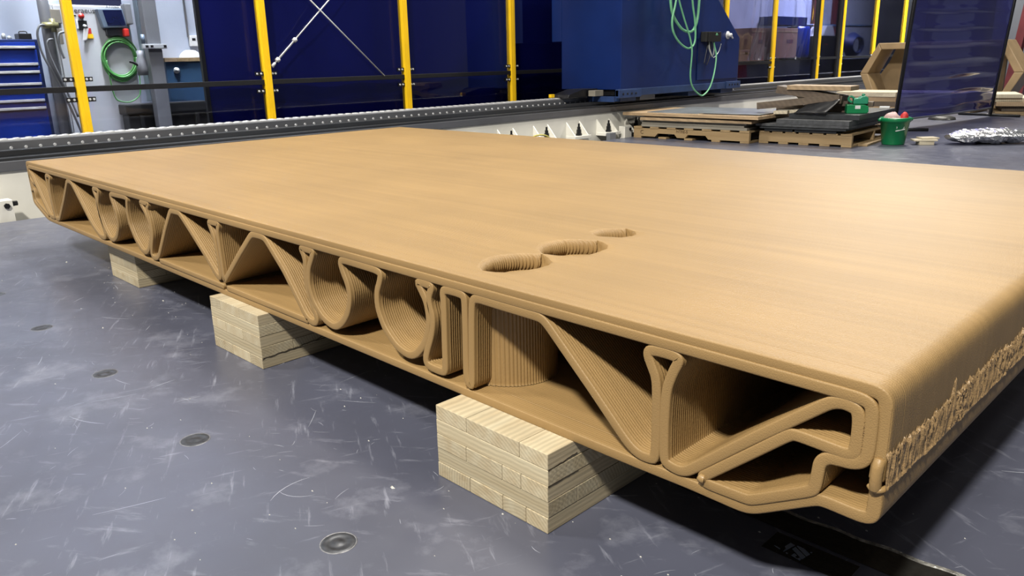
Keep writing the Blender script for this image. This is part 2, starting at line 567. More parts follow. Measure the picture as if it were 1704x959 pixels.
# ------------------------------------------------------------------ the printed panel
CORE_PATH = [(-4.262,0.322),(-4.277,0.36),(-4.285,0.4),(-4.278,0.424),(-4.255,0.4325),(-4.2,0.4325),(-0.062,0.4325),(-0.041,0.4315),(-0.03,0.426),(-0.0264,0.413),
    (-0.0262,0.356),(-0.0305,0.338),(-0.046,0.3285),(-0.0672,0.3267),(-0.083,0.3243),(-0.0934,0.3134),(-0.095,0.2948),(-0.0974,0.2667),(-0.1068,0.2581),
    (-0.1994,0.2044),(-0.2108,0.2028),(-0.28,0.201),(-0.2885,0.2045),(-0.2895,0.213),(-0.282,0.219),(-0.2016,0.2898),(-0.1445,0.3408),(-0.1345,0.3443),
    (-0.0911,0.3425),(-0.0623,0.3407),(-0.0524,0.3418),(-0.0452,0.3461),(-0.043,0.3639),(-0.0434,0.3973),(-0.0474,0.4127),(-0.0599,0.417),
    (-0.0728,0.4172),(-0.0879,0.4118),(-0.1058,0.3966),(-0.2033,0.3137),(-0.3172,0.2127),(-0.3297,0.2067),(-0.3428,0.205),(-0.3631,0.2086),
    (-0.369,0.2181),(-0.3708,0.2881),(-0.3688,0.3494),(-0.3572,0.3844),(-0.3455,0.4078),(-0.35,0.4143),(-0.3737,0.4159),(-0.4045,0.414),(-0.4109,0.4044),
    (-0.4011,0.3841),(-0.3901,0.3632),(-0.3878,0.3235),(-0.3871,0.241),(-0.3882,0.2097),(-0.3996,0.205),(-0.4255,0.205),(-0.4503,0.2196),(-0.5322,0.2975),
    (-0.6514,0.4058),(-0.6655,0.4136),(-0.68,0.4149),(-0.7833,0.4155),(-0.8553,0.4165),(-0.8681,0.4074),(-0.8719,0.3662),(-0.8774,0.2406),(-0.8795,0.205),
    (-0.8965,0.2131),(-0.8964,0.2584),(-0.8935,0.3532),(-0.8926,0.41),(-0.904,0.4165),(-0.9546,0.4165),(-0.9669,0.4091),(-0.9641,0.3846),(-0.9676,0.2882),
    (-0.969,0.2191),(-0.9805,0.2114),(-1.032,0.2123),(-1.042,0.2244),(-1.0364,0.2461),(-1.0137,0.2966),(-1.0053,0.3376),(-1.0155,0.3644),(-1.0172,0.388),
    (-1.0042,0.4114),(-1.0144,0.4165),(-1.0583,0.4165),(-1.0453,0.3987),(-1.0258,0.3719),(-1.0187,0.3248),(-1.0381,0.2708),(-1.0758,0.2309),
    (-1.1082,0.2199),(-1.1554,0.2313),(-1.2012,0.2677),(-1.2253,0.315),(-1.2245,0.3569),(-1.2084,0.3857),(-1.201,0.4095),(-1.2255,0.4154),
    (-1.3693,0.4165),(-1.3814,0.4076),(-1.372,0.3836),(-1.3531,0.3533),(-1.3462,0.3207),(-1.3614,0.2763),(-1.3902,0.242),(-1.424,0.22),(-1.4554,0.2182),
    (-1.4976,0.2323),(-1.5371,0.2677),(-1.5537,0.3155),(-1.5449,0.3639),(-1.5195,0.4005),(-1.5136,0.4155),(-1.5259,0.4165),(-1.5685,0.4165),
    (-1.5764,0.4128),(-1.5633,0.3965),(-1.5585,0.3759),(-1.5654,0.3495),(-1.5647,0.3061),(-1.5453,0.2587),(-1.526,0.226),(-1.5273,0.214),(-1.539,0.205),
    (-1.5627,0.205),(-1.5867,0.2164),(-1.6856,0.3317),(-1.7806,0.4118),(-1.799,0.4165),(-1.8484,0.4165),(-1.8682,0.4114),(-1.9664,0.3338),(-2.0783,0.24),
    (-2.0979,0.223),(-2.099,0.2842),(-2.1019,0.3511),(-2.1014,0.3911),(-2.0875,0.4163),(-2.102,0.4165),(-2.147,0.4165),(-2.1611,0.4118),(-2.1494,0.3912),
    (-2.1315,0.3635),(-2.1236,0.3141),(-2.1195,0.2637),(-2.12,0.2362),(-2.1333,0.2286),(-2.1533,0.2371),(-2.2274,0.2977),(-2.3118,0.3587),
    (-2.3952,0.4165),(-2.4149,0.4165),(-2.4543,0.4165),(-2.4719,0.4136),(-2.5423,0.3417),(-2.6424,0.2242),(-2.6681,0.2093),(-2.7002,0.205),
    (-2.7184,0.2159),(-2.7052,0.2495),(-2.6754,0.3006),(-2.6769,0.3466),(-2.6918,0.383),(-2.6941,0.3988),(-2.6774,0.4159),(-2.6939,0.4165),
    (-2.7452,0.4165),(-2.7538,0.4112),(-2.7321,0.3936),(-2.7034,0.3663),(-2.6884,0.3297),(-2.6995,0.2817),(-2.7367,0.2328),(-2.775,0.2129),
    (-2.8146,0.2168),(-2.8715,0.2569),(-2.9084,0.3087),(-2.9147,0.3564),(-2.9018,0.398),(-2.8944,0.4117),(-2.9182,0.4165),(-3.0729,0.4133),
    (-3.0842,0.4018),(-3.0649,0.3717),(-3.0426,0.3328),(-3.0426,0.2828),(-3.0819,0.2352),(-3.1293,0.212),(-3.1754,0.2132),(-3.2295,0.2536),
    (-3.2596,0.3065),(-3.2609,0.3541),(-3.2314,0.3972),(-3.2278,0.4165),(-3.2651,0.4165),(-3.289,0.4129),(-3.2866,0.4002),(-3.267,0.3794),
    (-3.2681,0.3273),(-3.2406,0.2566),(-3.2259,0.2133),(-3.2473,0.205),(-3.2958,0.205),(-3.3456,0.2247),(-3.386,0.2462),(-3.574,0.4034),(-3.5961,0.415),
    (-3.6316,0.4164),(-3.65,0.4101),(-3.7393,0.3247),(-3.8832,0.205),(-3.9213,0.205),(-3.9377,0.2072),(-3.9471,0.268),(-3.9511,0.3269),(-3.9374,0.3822),
    (-3.9126,0.4105),(-3.951,0.4145),(-3.9789,0.4097),(-3.9814,0.3831),(-3.9687,0.3251),(-3.955,0.2421),(-3.9498,0.205),(-3.9889,0.205),(-4.0329,0.205),
    (-4.1225,0.284),(-4.2314,0.3861),(-4.2669,0.4109),]

TOP = .4583
YB = 2.38

def chaikin(p, n):
    p = [np.array(a, float) for a in p]
    for _ in range(n):
        o = [p[0]]
        for a, b in zip(p[:-1], p[1:]):
            L = np.linalg.norm(b - a)
            t = min(.25, .010 / max(L, 1e-6)) if L > .04 else .25
            o += [a + (b - a) * t, b - (b - a) * t]
        o.append(p[-1])
        p = o
    q = [p[0]]
    for a in p[1:]:
        if np.linalg.norm(a - q[-1]) > .0012: q.append(a)
    return q

def cut_x(p, xs):
    o = [p[0]]
    for a, b in zip(p[:-1], p[1:]):
        c = [x for x in xs if min(a[0], b[0]) < x < max(a[0], b[0]) and max(a[1], b[1]) > .40]
        for x in sorted(c, reverse=a[0] > b[0]):
            t = (x - a[0]) / (b[0] - a[0])
            o.append(a + (b - a) * t)
        o.append(b)
    return o

HX0, HX1, HY0, HY1 = -1.085, -.705, .0515, .70       # place of the dented slot in the top skin

def stroke(name, pts, half, rings, parent, material, hole=False):
    P = np.array(pts)
    n = len(P)
    d = np.diff(P, axis=0)
    d /= np.linalg.norm(d, axis=1)[:, None]
    t = np.vstack([d[:1], d[:-1] + d[1:], d[-1:]])
    ln = np.linalg.norm(t, axis=1)
    ln[ln < 1e-6] = 1e-6
    t /= ln[:, None]
    cosh = np.ones(n)
    cosh[1:-1] = np.clip(np.sum(t[1:-1] * d[:-1], axis=1), .62, 1)
    nrm = np.stack([-t[:, 1], t[:, 0]], 1) / cosh[:, None]
    # where the bead turns tighter than its own half width the inner side is pulled in, so it never folds over itself
    turn = np.zeros(n)
    seg = np.linalg.norm(np.diff(P, axis=0), axis=1)
    cr = d[:-1, 0] * d[1:, 1] - d[:-1, 1] * d[1:, 0]
    turn[1:-1] = np.arcsin(np.clip(cr, -1, 1))
    win = 2
    ts = np.array([turn[max(0, i - win):i + win + 1].sum() for i in range(n)])
    ls = np.array([seg[max(0, i - win - 1):i + win + 1].sum() for i in range(n)])
    kap = ts / np.maximum(ls, 1e-6)
    capL = np.minimum(half, np.where(kap > 0, .85 / np.maximum(kap, 1e-6), 1))
    capR = np.minimum(half, np.where(kap < 0, .85 / np.maximum(-kap, 1e-6), 1))
    R = len(rings)
    V = np.empty((R, 2 * n, 3))
    for r, (y, ins) in enumerate(rings):
        V[r, :n, 0] = P[:, 0] + nrm[:, 0] * np.maximum(capL - ins, .001)
        V[r, :n, 2] = P[:, 1] + nrm[:, 1] * np.maximum(capL - ins, .001)
        V[r, n:, 0] = P[:, 0] - nrm[:, 0] * np.maximum(capR - ins, .001)
        V[r, n:, 2] = P[:, 1] - nrm[:, 1] * np.maximum(capR - ins, .001)
        V[r, :, 1] = y
    i = np.arange(n - 1)
    F = []
    for r in range(R - 1):
        b0, b1 = r * 2 * n, (r + 1) * 2 * n
        F.append(np.stack([b0 + i, b0 + i + 1, b1 + i + 1, b1 + i], 1))
        F.append(np.stack([b0 + n + i + 1, b0 + n + i, b1 + n + i, b1 + n + i + 1], 1))
        F.append(np.array([[b0 + n, b0, b1, b1 + n], [b0 + n - 1, b0 + 2 * n - 1, b1 + 2 * n - 1, b1 + n - 1]]))
    F.append(np.stack([i + 1, i, n + i, n + i + 1], 1))
    e = (R - 1) * 2 * n
    F.append(np.stack([e + i, e + i + 1, e + n + i + 1, e + n + i], 1))
    F = np.vstack(F)
    V = V.reshape(-1, 3)
    if hole:
        q = V[F]
        c = q.mean(1)
        cutm = (c[:, 0] > HX0) & (c[:, 0] < HX1) & (c[:, 1] > HY0) & (c[:, 1] < HY1) & (q[:, :, 2].max(1) > .400)
        F = F[~cutm]
    me = bpy.data.meshes.new(name)
    me.vertices.add(len(V))
    me.vertices.foreach_set('co', V.astype(np.float32).ravel())
    me.loops.add(len(F) * 4)
    me.loops.foreach_set('vertex_index', F.astype(np.int32).ravel())
    me.polygons.add(len(F))
    me.polygons.foreach_set('loop_start', np.arange(0, len(F) * 4, 4, dtype=np.int32))
    me.update(calc_edges=True)
    me.validate()
    return link(name, me, material, parent, smooth=True)

FRONT = [(0, .0034), (.0005, .0018), (.0014, .0007), (.0028, .0001)]
FRONT_IN = [(y - .0028, i) for y, i in FRONT]
def rib_rings(y1, depth):
    o = list(FRONT_IN)
    y = PITCH
    while y < y1:
        o += [(y, depth), (y + .30 * PITCH, .0001), (y + .68 * PITCH, .0001)]
        y += PITCH
    return o

panel = thing('printed_slab', 'large tan layer-printed hollow panel lying on wooden blocks', 'slab', (-2.15, 1.2, 0))
OUTER = [(-.0125, .315), (-.0115, .34), (-.0100, .36), (-.0100, .428), (-.0135, .4405), (-.0235, .4470), (-.042, .4478), (-4.27, .4478), (-4.300, .4470), (-4.3005, .425),
         (-4.2975, .40), (-4.299, .365), (-4.292, .313), (-4.296, .25), (-4.262, .236), (-4.10, .188), (-4.06, .184), (-.454, .184),
         (-.316, .186), (-.215, .184), (-.194, .19), (-.098, .247), (-.084, .2505), (-.040, .2485), (-.022, .2490), (-.0120, .2545), (-.0098, .268), (-.0098, .302)]
op = cut_x(chaikin(OUTER, 2), (HX0, HX1))
orings = list(FRONT) + [(.012, 0), (.030, 0), (.0440, 0), (.0444, 0), (.0447, .0016), (.0452, .0016), (.0455, 0), (.0460, 0), (HY0, 0), (.2, 0), (HY1, .0003), (1.2, .0003), (1.8, .0003), (YB - .004, .0003), (YB, .004)]
orings = [(y, i if y < .05 or y > 2 else 0.0) for y, i in orings]
stroke('outer_skin', op, .0105, orings, panel, M_skin, hole=True)
cp = cut_x(chaikin(CORE_PATH, 2), (HX0, HX1))
stroke('core_web', cp, .0100, rib_rings(.39, .0021) + [(.395, 0), (HY1, 0), (1.2, 0), (YB - .004, 0), (YB, .004)], panel, M_core, hole=True)
# second floor strips laid in the two long cells, tongue beads at the far end
shallow = rib_rings(.2, .0006) + [(1.2, 0), (YB, .004)]
stroke('floor_strip', chaikin([(-2.640, .2035), (-2.105, .2035)], 1), .0092, shallow, panel, M_core)
stroke('floor_strip', chaikin([(-2.080, .2035), (-1.575, .2035)], 1), .0092, shallow, panel, M_core)
stroke('tongue_bead', chaikin([(-4.292, .305), (-4.268, .318), (-4.248, .318), (-4.236, .298), (-4.236, .262), (-4.2, .248), (-4.145, .232), (-4.055, .203)], 2), .0085, shallow, panel, M_core)
stroke('tongue_bead', chaikin([(-4.283, .39), (-4.272, .362), (-4.23, .350), (-4.20, .352)], 2), .0085, shallow, panel, M_core)

# web that wanders sideways inside the cell near the front
mb = MB()
plan = [Vector(p) for p in ((-.900, .0, 0), (-.898, .030, 0), (-.872, .047, 0), (-.842, .066, 0), (-.817, .092, 0), (-.800, .128, 0), (-.797, .165, 0), (-.812, .21, 0), (-.86, .26, 0), (-.90, .30, 0))]
plan = catmull(plan, 24)
prof = []
for i, p in enumerate(plan):
    a = plan[min(i + 1, len(plan) - 1)] - plan[max(i - 1, 0)]
    nn = Vector((a.y, -a.x, 0)).normalized()
    ph = (p.y / PITCH) % 1.0
    rip = -.0024 * max(0, 1 - abs(ph - .5) / .30) if p.y > .04 else 0
    zs = ((.196, .002), (.1985, .0008), (.203, 0), (.30, 0), (.403, 0))
    prof.append([(p.x + nn.x * (rip + fl_), p.y + nn.y * (rip + fl_), z) for z, fl_ in zs])
K = 5
mb.add([v for r in prof for v in r], [(i * K + k, (i + 1) * K + k, (i + 1) * K + k + 1, i * K + k + 1) for i in range(len(prof) - 1) for k in range(K - 1)])
mb.build('wandering_web', M_print, panel, smooth=True)

# the dented zigzag slot in the top skin
DENTS = [   # y, left lip x, right lip x : every printed layer steps aside by its own amount
    [(.058, -.900, -.898), (.068, -.925, -.868), (.083, -.946, -.845), (.115, -.968, -.828), (.150, -.982, -.819), (.185, -.976, -.818), (.212, -.962, -.828), (.236, -.937, -.862), (.256, -.902, -.900)],
    [(.258, -.905, -.900), (.268, -.932, -.862), (.290, -.958, -.832), (.320, -.978, -.812), (.355, -.986, -.812), (.398, -.976, -.818), (.425, -.948, -.838), (.440, -.920, -.862), (.450, -.892, -.888)],
    [(.490, -.926, -.920), (.500, -.955, -.900), (.515, -.978, -.868), (.545, -.982, -.856), (.570, -.976, -.860), (.595, -.953, -.880), (.610, -.922, -.918)]]
RIB = .0058
gy = np.linspace(HY0, HY1, 900)
V, F = [], []
K = None
for y in gy:
    rip = abs(math.sin(math.pi * y / RIB)) ** .5
    row = None
    for d in DENTS:
        ys = [a[0] for a in d]
        if ys[0] < y < ys[-1]:
            xl = float(np.interp(y, ys, [a[1] for a in d]))
            xr = float(np.interp(y, ys, [a[2] for a in d]))
            k = min(1.0, max(.02, (xr - xl) / .045))
            r = .0215 * k
            cx = xl - .002 + .0075 * rip * k
            row = [(HX0 + (cx - .004 - HX0) * t / 6, 0.0) for t in range(7)]
            for t in range(15):                               # the skin rolls over and under itself
                a = math.radians(90 - 135 * t / 14)
                row.append((cx + r * math.cos(a), -r + r * math.sin(a) * 1.0))
            fl_ = (-.034 - .0035 * (1 - rip)) * k
            row += [(cx + r * .55, -.047 * k), (cx + r * .8, -.050 * k), (cx + r * 1.35, fl_ - .006 * k), (cx + r * 1.6, fl_)]
            x2 = max(xr - .012 * k, cx + r * 1.7)
            x3 = max(xr, x2 + .001)
            row += [(x2, fl_), (x2 + (x3 - x2) * .6, fl_ * .45), (x3, -.0012 * k), (x3 + .002, 0)]
            row += [(x3 + .002 + (HX1 - x3 - .002) * t / 5, 0) for t in range(1, 6)]
    if row is None:
        xm = float(np.interp(y, [.05, .16, .257, .36, .47, .55, .7], [-.90, -.96, -.90, -.96, -.91, -.965, -.92]))
        row = [(HX0 + (xm - HX0) * t / 6, 0.0) for t in range(7)] + [(xm + .0004 * t, 0) for t in range(1, 24)]
        row += [(xm + .0096 + (HX1 - xm - .0096) * t / 5, 0) for t in range(1, 6)]
    K = len(row) if K is None else K
    assert len(row) == K, (len(row), K)
    V += [(x, float(y), TOP + z) for x, z in row]
NR = len(gy)
F = [(j * K + i, j * K + i + 1, (j + 1) * K + i + 1, (j + 1) * K + i) for j in range(NR - 1) for i in range(K - 1)]
MB().add(V, F).build('dented_slot', M_slot, panel, smooth=True)

# end of the bead at the near corner, and the torn strip along the right side
mb = MB()
mb.tube([(-.0110, -.001, .302), (-.0108, -.003, .312), (-.0105, -.0035, .325), (-.0102, -.002, .338), (-.0100, .003, .346)], .0085, 12, 5)
mb.build('bead_end', M_print, panel, smooth=True)
mb = MB()
mb.tube([(-.020, .001, .3035), (-.012, -.004, .301), (-.003, -.001, .3025), (.001, .008, .304)], .0045, 10, 5)
mb.build('bead_collar', M_print, panel, smooth=True)
mb = MB()
mb.tube([(-.2885, .001, .2095), (-.2905, -.0025, .2095), (-.286, -.001, .209)], .0085, 12, 4)
mb.build('bead_end', M_print, panel, smooth=True)

NYT, NZT = 760, 44
V, F = [], []
for j in range(NYT):
    y = -.001 + 1.35 * j / (NYT - 1)
    top = .360 + .010 * noise.noise((y * 9, 3.1, 0)) + .012 * noise.noise((y * 60, 0, 0)) + .008 * noise.noise((y * 230, 5, 0)) + .030 * math.exp(-((y - .277) / .010) ** 2)
    led = .303 - .006 * min(1, y / .25) + .0015 * noise.noise((y * 20, 9, 0))
    for i in range(NZT):
        z = .288 + (.43 - .288) * i / (NZT - 1)
        mk = min(1, max(0, (z - led) / .003)) * min(1, max(0, (top - z) / .004))
        cl = max(0, noise.noise((y * 14, 2.2, 8)) + .15)                      # some stretches are torn deeper than others
        tear = .0022 + .0045 * noise.noise((y * 260, z * 22, 1.7)) + cl * (.010 * noise.noise((y * 60, z * 60, 4.2)) + .006 * noise.noise((y * 150, z * 150, 2)))
        ridge = .0040 * math.exp(-((z - led) / .0032) ** 2)
        x = -.0016 + mk * (.0018 + max(-.006, tear)) + ridge + .0012 * (z < led)
        V.append((x, y, z))
for j in range(NYT - 1):
    for i in range(NZT - 1):
        a = j * NZT + i
        F.append((a, a + NZT, a + NZT + 1, a + 1))
MB().add(V, F).build('torn_patch', M_torn, panel, smooth=False)
mb = MB()
rs = random.Random(11)
for k in range(420):
    y = rs.uniform(0, 1.3)
    t = .360 + .010 * noise.noise((y * 9, 3.1, 0)) + .012 * noise.noise((y * 60, 0, 0))
    z = t - rs.uniform(-.002, .012) if k % 3 else rs.uniform(.310, t)
    h = rs.uniform(.004, .012)
    wd = rs.uniform(.0006, .0014)
    x = rs.uniform(-.001, .003)
    lean = rs.uniform(-.002, .002)
    mb.add([(x, y - wd, z), (x, y + wd, z), (x + wd * 2, y, z - .001), (x + rs.uniform(0, .003), y + lean, z + h)], [(0, 1, 3), (1, 2, 3), (2, 0, 3), (0, 2, 1)])
for k in range(60):                                        # crumbs along the joint of the two inner beads
    z = rs.uniform(.345, .400)
    x = -.0350 + rs.uniform(-.0008, .0008)
    s_ = rs.uniform(.0006, .0018)
    mb.add([(x - s_, -.001, z), (x + s_, -.001, z), (x, -.0036, z + s_ * .5), (x, -.001, z + s_ * 2)], [(0, 1, 2), (1, 3, 2), (3, 0, 2)])
meta(mb.build('torn_shreds', M_torn, panel), kind='stuff')

# ------------------------------------------------------------------ wooden support blocks
def clt_block(label, cx, cy, ang, width, depth, splits, cross, h=.0349, group='support blocks under the panel'):
    """cx,cy: near right bottom corner. layers counted from the top; odd ones run along y"""
    t = thing('support_block', label, 'wooden block', (cx, cy, 0), group)
    R = frame_rot(cx, cy, ang)
    rb = random.Random(int(abs(cx) * 1000))
    for k in range(5):
        z1 = 5 * h - k * h
        z0 = z1 - h + .0006
        jit = rb.uniform(-.0012, .0012)
        if k % 2 == 0:
            e = [0] + splits[k // 2] + [1]
            for a, b in zip(e[:-1], e[1:]):
                bx('plank', M_spry, -width + a * width + .0006, -width + b * width - .0006, jit, depth, z0, z1, t, .0016, R)
        else:
            e = [0] + cross[k // 2] + [1]
            for a, b in zip(e[:-1], e[1:]):
                bx('plank', M_sprx, -width, 0, a * depth + .0004, b * depth - .0004, z0, z1, t, .0014, R)
    return t
b1 = clt_block('pale laminated wood block nearest the camera under the right front', -.5817, -.0746, 0.0, .338, .44, [[.30, .77], [.29, .62, .78], [.32, .62, .82]], [[.42], [.2, .63]])
b2 = clt_block('middle laminated wood block with split corner under the panel front', -1.814, -.037, 0.01, .325, .44, [[.22, .62], [.30, .66], [.22, .40, .76]], [[.35], [.25, .7]])
b3 = clt_block('leftmost pale wood block under the far front of the panel', -3.074, .051, 0.0, .322, .40, [[.4, .7], [.55], [.4, .85]], [[.5], [.3]])
# cracks in the right faces of two blocks
def crack(parent, pts, wd):
    mb = MB()
    for (x0, y0, z0), (x1, y1, z1) in zip(pts[:-1], pts[1:]):
        mb.add([(x0, y0, z0 - wd), (x1, y1, z1 - wd), (x1, y1, z1 + wd), (x0, y0, z0 + wd), (x0 - .01, y0, z0), (x1 - .01, y1, z1)], [(0, 1, 2, 3), (0, 4, 5, 1), (3, 2, 5, 4)])
    mb.build('crack', M_crack, parent)
rs = random.Random(5)
def jag(x, y0, y1, z0, z1, n, amp):
    return [(x, y0 + (y1 - y0) * i / n, z0 + (z1 - z0) * i / n + rs.uniform(-amp, amp)) for i in range(n + 1)]
crack(b1, jag(-.58145, -.0735, .012, .1385, .1465, 12, .0012), .0007)
crack(b1, jag(-.58145, -.0735, .015, .1045, .1060, 12, .0010), .0005)
crack(b2, jag(-1.8137, -.036, .20, .034, .046, 18, .0022), .0008)
crack(b2, jag(-1.8137, .15, .25, .046, .066, 8, .003), .0007)

# ------------------------------------------------------------------ tape strip and sticker on the floor
tp = thing('floor_tape', 'dark shiny tape strip with crumpled silver edge below the near panel corner', 'tape', (-.15, .27, 0))
mb = MB()
xs = [-.50 + .95 * i / 60 for i in range(61)]
ye = lambda x: .318 + .055 * (x + .277) + .0025 * math.sin(x * 60)
yn = lambda x: .252 + .0 * x
mb.add([(x, yn(x), .0006) for x in xs] + [(x, ye(x), .0008) for x in xs], [(i, i + 1, 62 + i, 61 + i) for i in range(60)])
mb.build('tape_band', M_tape, tp)
mb = MB()
n = 120
V = []
for i in range(n):
    x = -.42 + .86 * i / (n - 1)
    for k in range(5):
        wv = (.010 + .006 * max(0, x + .25)) 
        V.append((x, ye(x) - wv * .5 + wv * k / 4, .0010 + .003 * abs(noise.noise((x * 90, k * 1.3, 0))) * (1 if 0 < k < 4 else .2)))
mb.add(V, [(i * 5 + k, (i + 1) * 5 + k, (i + 1) * 5 + k + 1, i * 5 + k + 1) for i in range(n - 1) for k in range(4)])
mb.build('crumpled_edge', M_tapeedge, tp)

st = thing('floor_sticker', 'small blue-grey logo sticker on the dark floor beside the tape', 'sticker', (-.2, .21, 0))
bx('sticker_film', M_tape, -.26, -.10, .176, .2405, .0002, .0007, st)
def tri_plate(poly, name='printed_mark'):
    MB().prism(poly, lambda a, b, d: (a, b, d), .0007, .0011).build(name, M_sticker, st)
tri_plate([(-0.2270, 0.2048), (-0.2220, 0.1991), (-0.2223, 0.1875), (-0.2209, 0.1874), (-0.2148, 0.2209), (-0.2245, 0.2234)])
tri_plate([(-0.1853, 0.1890), (-0.1839, 0.2002), (-0.2118, 0.2169), (-0.2134, 0.2062)])
tri_plate([(-0.1836, 0.2027), (-0.1816, 0.2136), (-0.1979, 0.2230), (-0.2106, 0.2233), (-0.2109, 0.2200)])
tri_plate([(-0.1866, 0.1823), (-0.1867, 0.1888), (-0.1910, 0.1913), (-0.1920, 0.1860), (-0.1959, 0.1856), (-0.1985, 0.1887), (-0.1971, 0.1933), (-0.2040, 0.1968), (-0.2056, 0.1863)])
tri_plate([(-0.1807, 0.2183), (-0.1809, 0.2221), (-0.1839, 0.2219), (-0.1837, 0.2183)])
tri_plate([(-0.2300, 0.1897), (-0.2300, 0.1927), (-0.2430, 0.1950), (-0.2430, 0.1931)])
tri_plate([(-0.2125, 0.1854), (-0.2126, 0.1887), (-0.2163, 0.1898), (-0.2169, 0.1869)])


# ------------------------------------------------------------------ gantry rail on its white beam
rail = thing('gantry_rail', 'long dark steel rail on a white beam behind the panel', 'rail', (-5.6, 8, -.5))
Y0, Y1 = -4.5, 23.0
bx('beam', M_white, -5.95, -5.50, Y0, Y1, -.5, .290, rail, .006)
bx('beam_lip', M_railgrey, -5.93, -5.485, Y0, Y1, .290, .352, rail, .004)
bx('rail_base', M_darksteel, -5.90, -5.50, Y0, Y1, .352, .372, rail, .003)
bx('guide_rail', M_darksteel, -5.66, -5.60, Y0, Y1, .372, .412, rail, .006)
bx('rack_bar', M_railgrey, -5.82, -5.74, Y0, Y1, .372, .458, rail, .004)
bx('bright_edge', M_bright, -5.83, -5.75, Y0, Y1, .458, .470, rail, .003)
mb = MB()
y = -1.5
while y < 9.5:
    mb.cyl((-5.742, y, .414), (-5.733, y, .414), .011, .009, 8)
    y += .088
meta(mb.build('rail_bolts', M_bright, rail), kind='stuff')
mb = MB()
y = -1.5
while y < 22:
    mb.box(-5.828, -5.752, y, y + .03, .470, .474)
    y += .075
meta(mb.build('rack_teeth', M_bright, rail), kind='stuff')
# levelling feet: base plate, two gussets, bolt
for k in range(-4, 14):
    y = 4.618 + .528 * k
    if y > 8.3: break
    foot = bx('levelling_foot', M_white, -5.50, -5.36, y - .13, y + .15, .040, .075, rail, .004)
    for yy in (y - .125, y + .095):
        MB().prism([(-5.50, .075), (-5.365, .075), (-5.50, .225)], lambda a, b, d: (a, d, b), yy + .012, yy).build('gusset', M_white, foot)
    mb = MB()
    mb.cyl((-5.42, y, .075), (-5.42, y, .098), .034, .034, 6)
    mb.cyl((-5.42, y, .098), (-5.42, y, .140), .026, .026, 6)
    mb.cyl((-5.42, y, .140), (-5.42, y, .172), .019, .019, 10)
    mb.cyl((-5.42, y, .172), (-5.42, y, .208), .011, .011, 8)
    mb.build('levelling_bolt', M_bolt, foot)
# dark leg stubs and cable tray under the feet
bx('cable_tray', M_black, -5.48, -5.36, Y0, Y1, -.2, -.05, rail)

def bed_bracket(y, z1, label, gr):
    t = thing('bed_bracket', label, 'bracket', (-5.37, y, 0), gr)
    bx('bracket_block', M_white, -5.42, -5.33, y - .065, y + .065, -.02, z1, t, .004)
    MB().cyl((-5.33, y + .03, z1 - .035), (-5.318, y + .03, z1 - .035), .018, .018, 6).build('bracket_bolt', M_bolt, t)
    MB().cyl((-5.375, y + .065, z1 - .03), (-5.375, y + .10, z1 - .03), .017, .015, 6).build('bracket_bolt', M_bolt, t)
bed_bracket(.055, .130, 'white bracket with black bolt at the far left edge of the floor', None)
bed_bracket(6.46, .125, 'white bracket with black bolts beside the left pallet', None)
g = bx('clamp_block', M_column, -5.355, -5.302, 6.08, 6.19, -.02, .075, None, .004)
meta(g, 'small dark grey clamp block on the floor edge beside the white bracket', 'clamp')
g = bx('clamp_block', M_column, -5.355, -5.302, .36, .52, -.02, .085, None, .004)
meta(g, 'dark grey clamp block behind the far left panel end', 'clamp')
hz = MB().tube([(-5.02, 4.44, .10), (-5.01, 4.50, .17), (-5.0, 4.58, .188), (-5.0, 4.66, .18), (-5.0, 4.73, .15), (-5.0, 4.80, .07), (-5.0, 4.9, .01), (-5.0, 5.2, .008)], .008, 8, 5).build('air_hose', M_yhose, None, smooth=True)
meta(hz, 'thin yellow hose arching up in front of the white beam', 'hose')

# ------------------------------------------------------------------ blue gantry carriage on the rail
gan = thing('gantry_carriage', 'big navy blue machine carriage standing on the rail', 'machine', (-5.75, 7.5, .47))
GXF, GXB = -5.30, -6.20
prof_ = [(6.264, .545), (8.835, .545), (8.835, 1.115), (7.55, 2.15), (6.264, 2.15)]
MB().prism(prof_, lambda a, b, d: (d, a, b), GXB, GXF).build('carriage_body', M_blue, gan, .008)
bx('side_box', M_blue, -6.36, -6.205, 6.27, 8.0, 1.097, 2.15, gan, .006)
bx('door_panel', M_blue, GXF, GXF + .012, 7.815, 8.80, .60, 1.10, gan, .004)
MB().prism([(7.80, 1.10), (8.79, 1.10), (8.79, 1.125), (7.80, 1.925)], lambda a, b, d: (d, a, b), GXF, GXF + .012).build('door_panel', M_blue, gan, .004)
bx('skirt', M_bluetrim, -5.33, GXF + .02, 6.20, 8.60, .470, .553, gan, .006)
bx('skirt_cap', M_bluetrim, -5.33, GXF + .035, 8.50, 8.86, .470, .560, gan, .005)
bx('skirt_cap', M_bluetrim, -5.33, GXF + .030, 6.20, 6.62, .455, .545, gan, .005)
for k in range(4):
    MB().cyl((GXF + .030, 6.27 + .08 * k, .50), (GXF + .038, 6.27 + .08 * k, .50), .012, .012, 8).build('cap_bolt', M_black, gan)
    MB().cyl((GXF + .035, 8.57 + .07 * k, .52), (GXF + .043, 8.57 + .07 * k, .52), .012, .012, 8).build('cap_bolt', M_black, gan)
bx('underframe', M_black, -6.1, -5.42, 6.30, 8.75, .480, .545, gan)
for y in (6.28, 6.66, 7.68, 8.45):
    bx('truck_block', M_bluetrim if y != 6.66 else M_railgrey, -5.72, -5.32, y, y + .30, .414, .470, gan, .004)
bx('wiper', M_bluetrim, -5.70, -5.31, 6.155, 6.175, .415, .475, gan, .003)
wp = MB()
wp.prism([(5.72, .477), (6.24, .477), (6.24, .560), (5.98, .560), (5.74, .510)], lambda a, b, d: (d, a, b), -5.86, -5.62)
wp.build('rail_scraper', M_black, gan, .004)
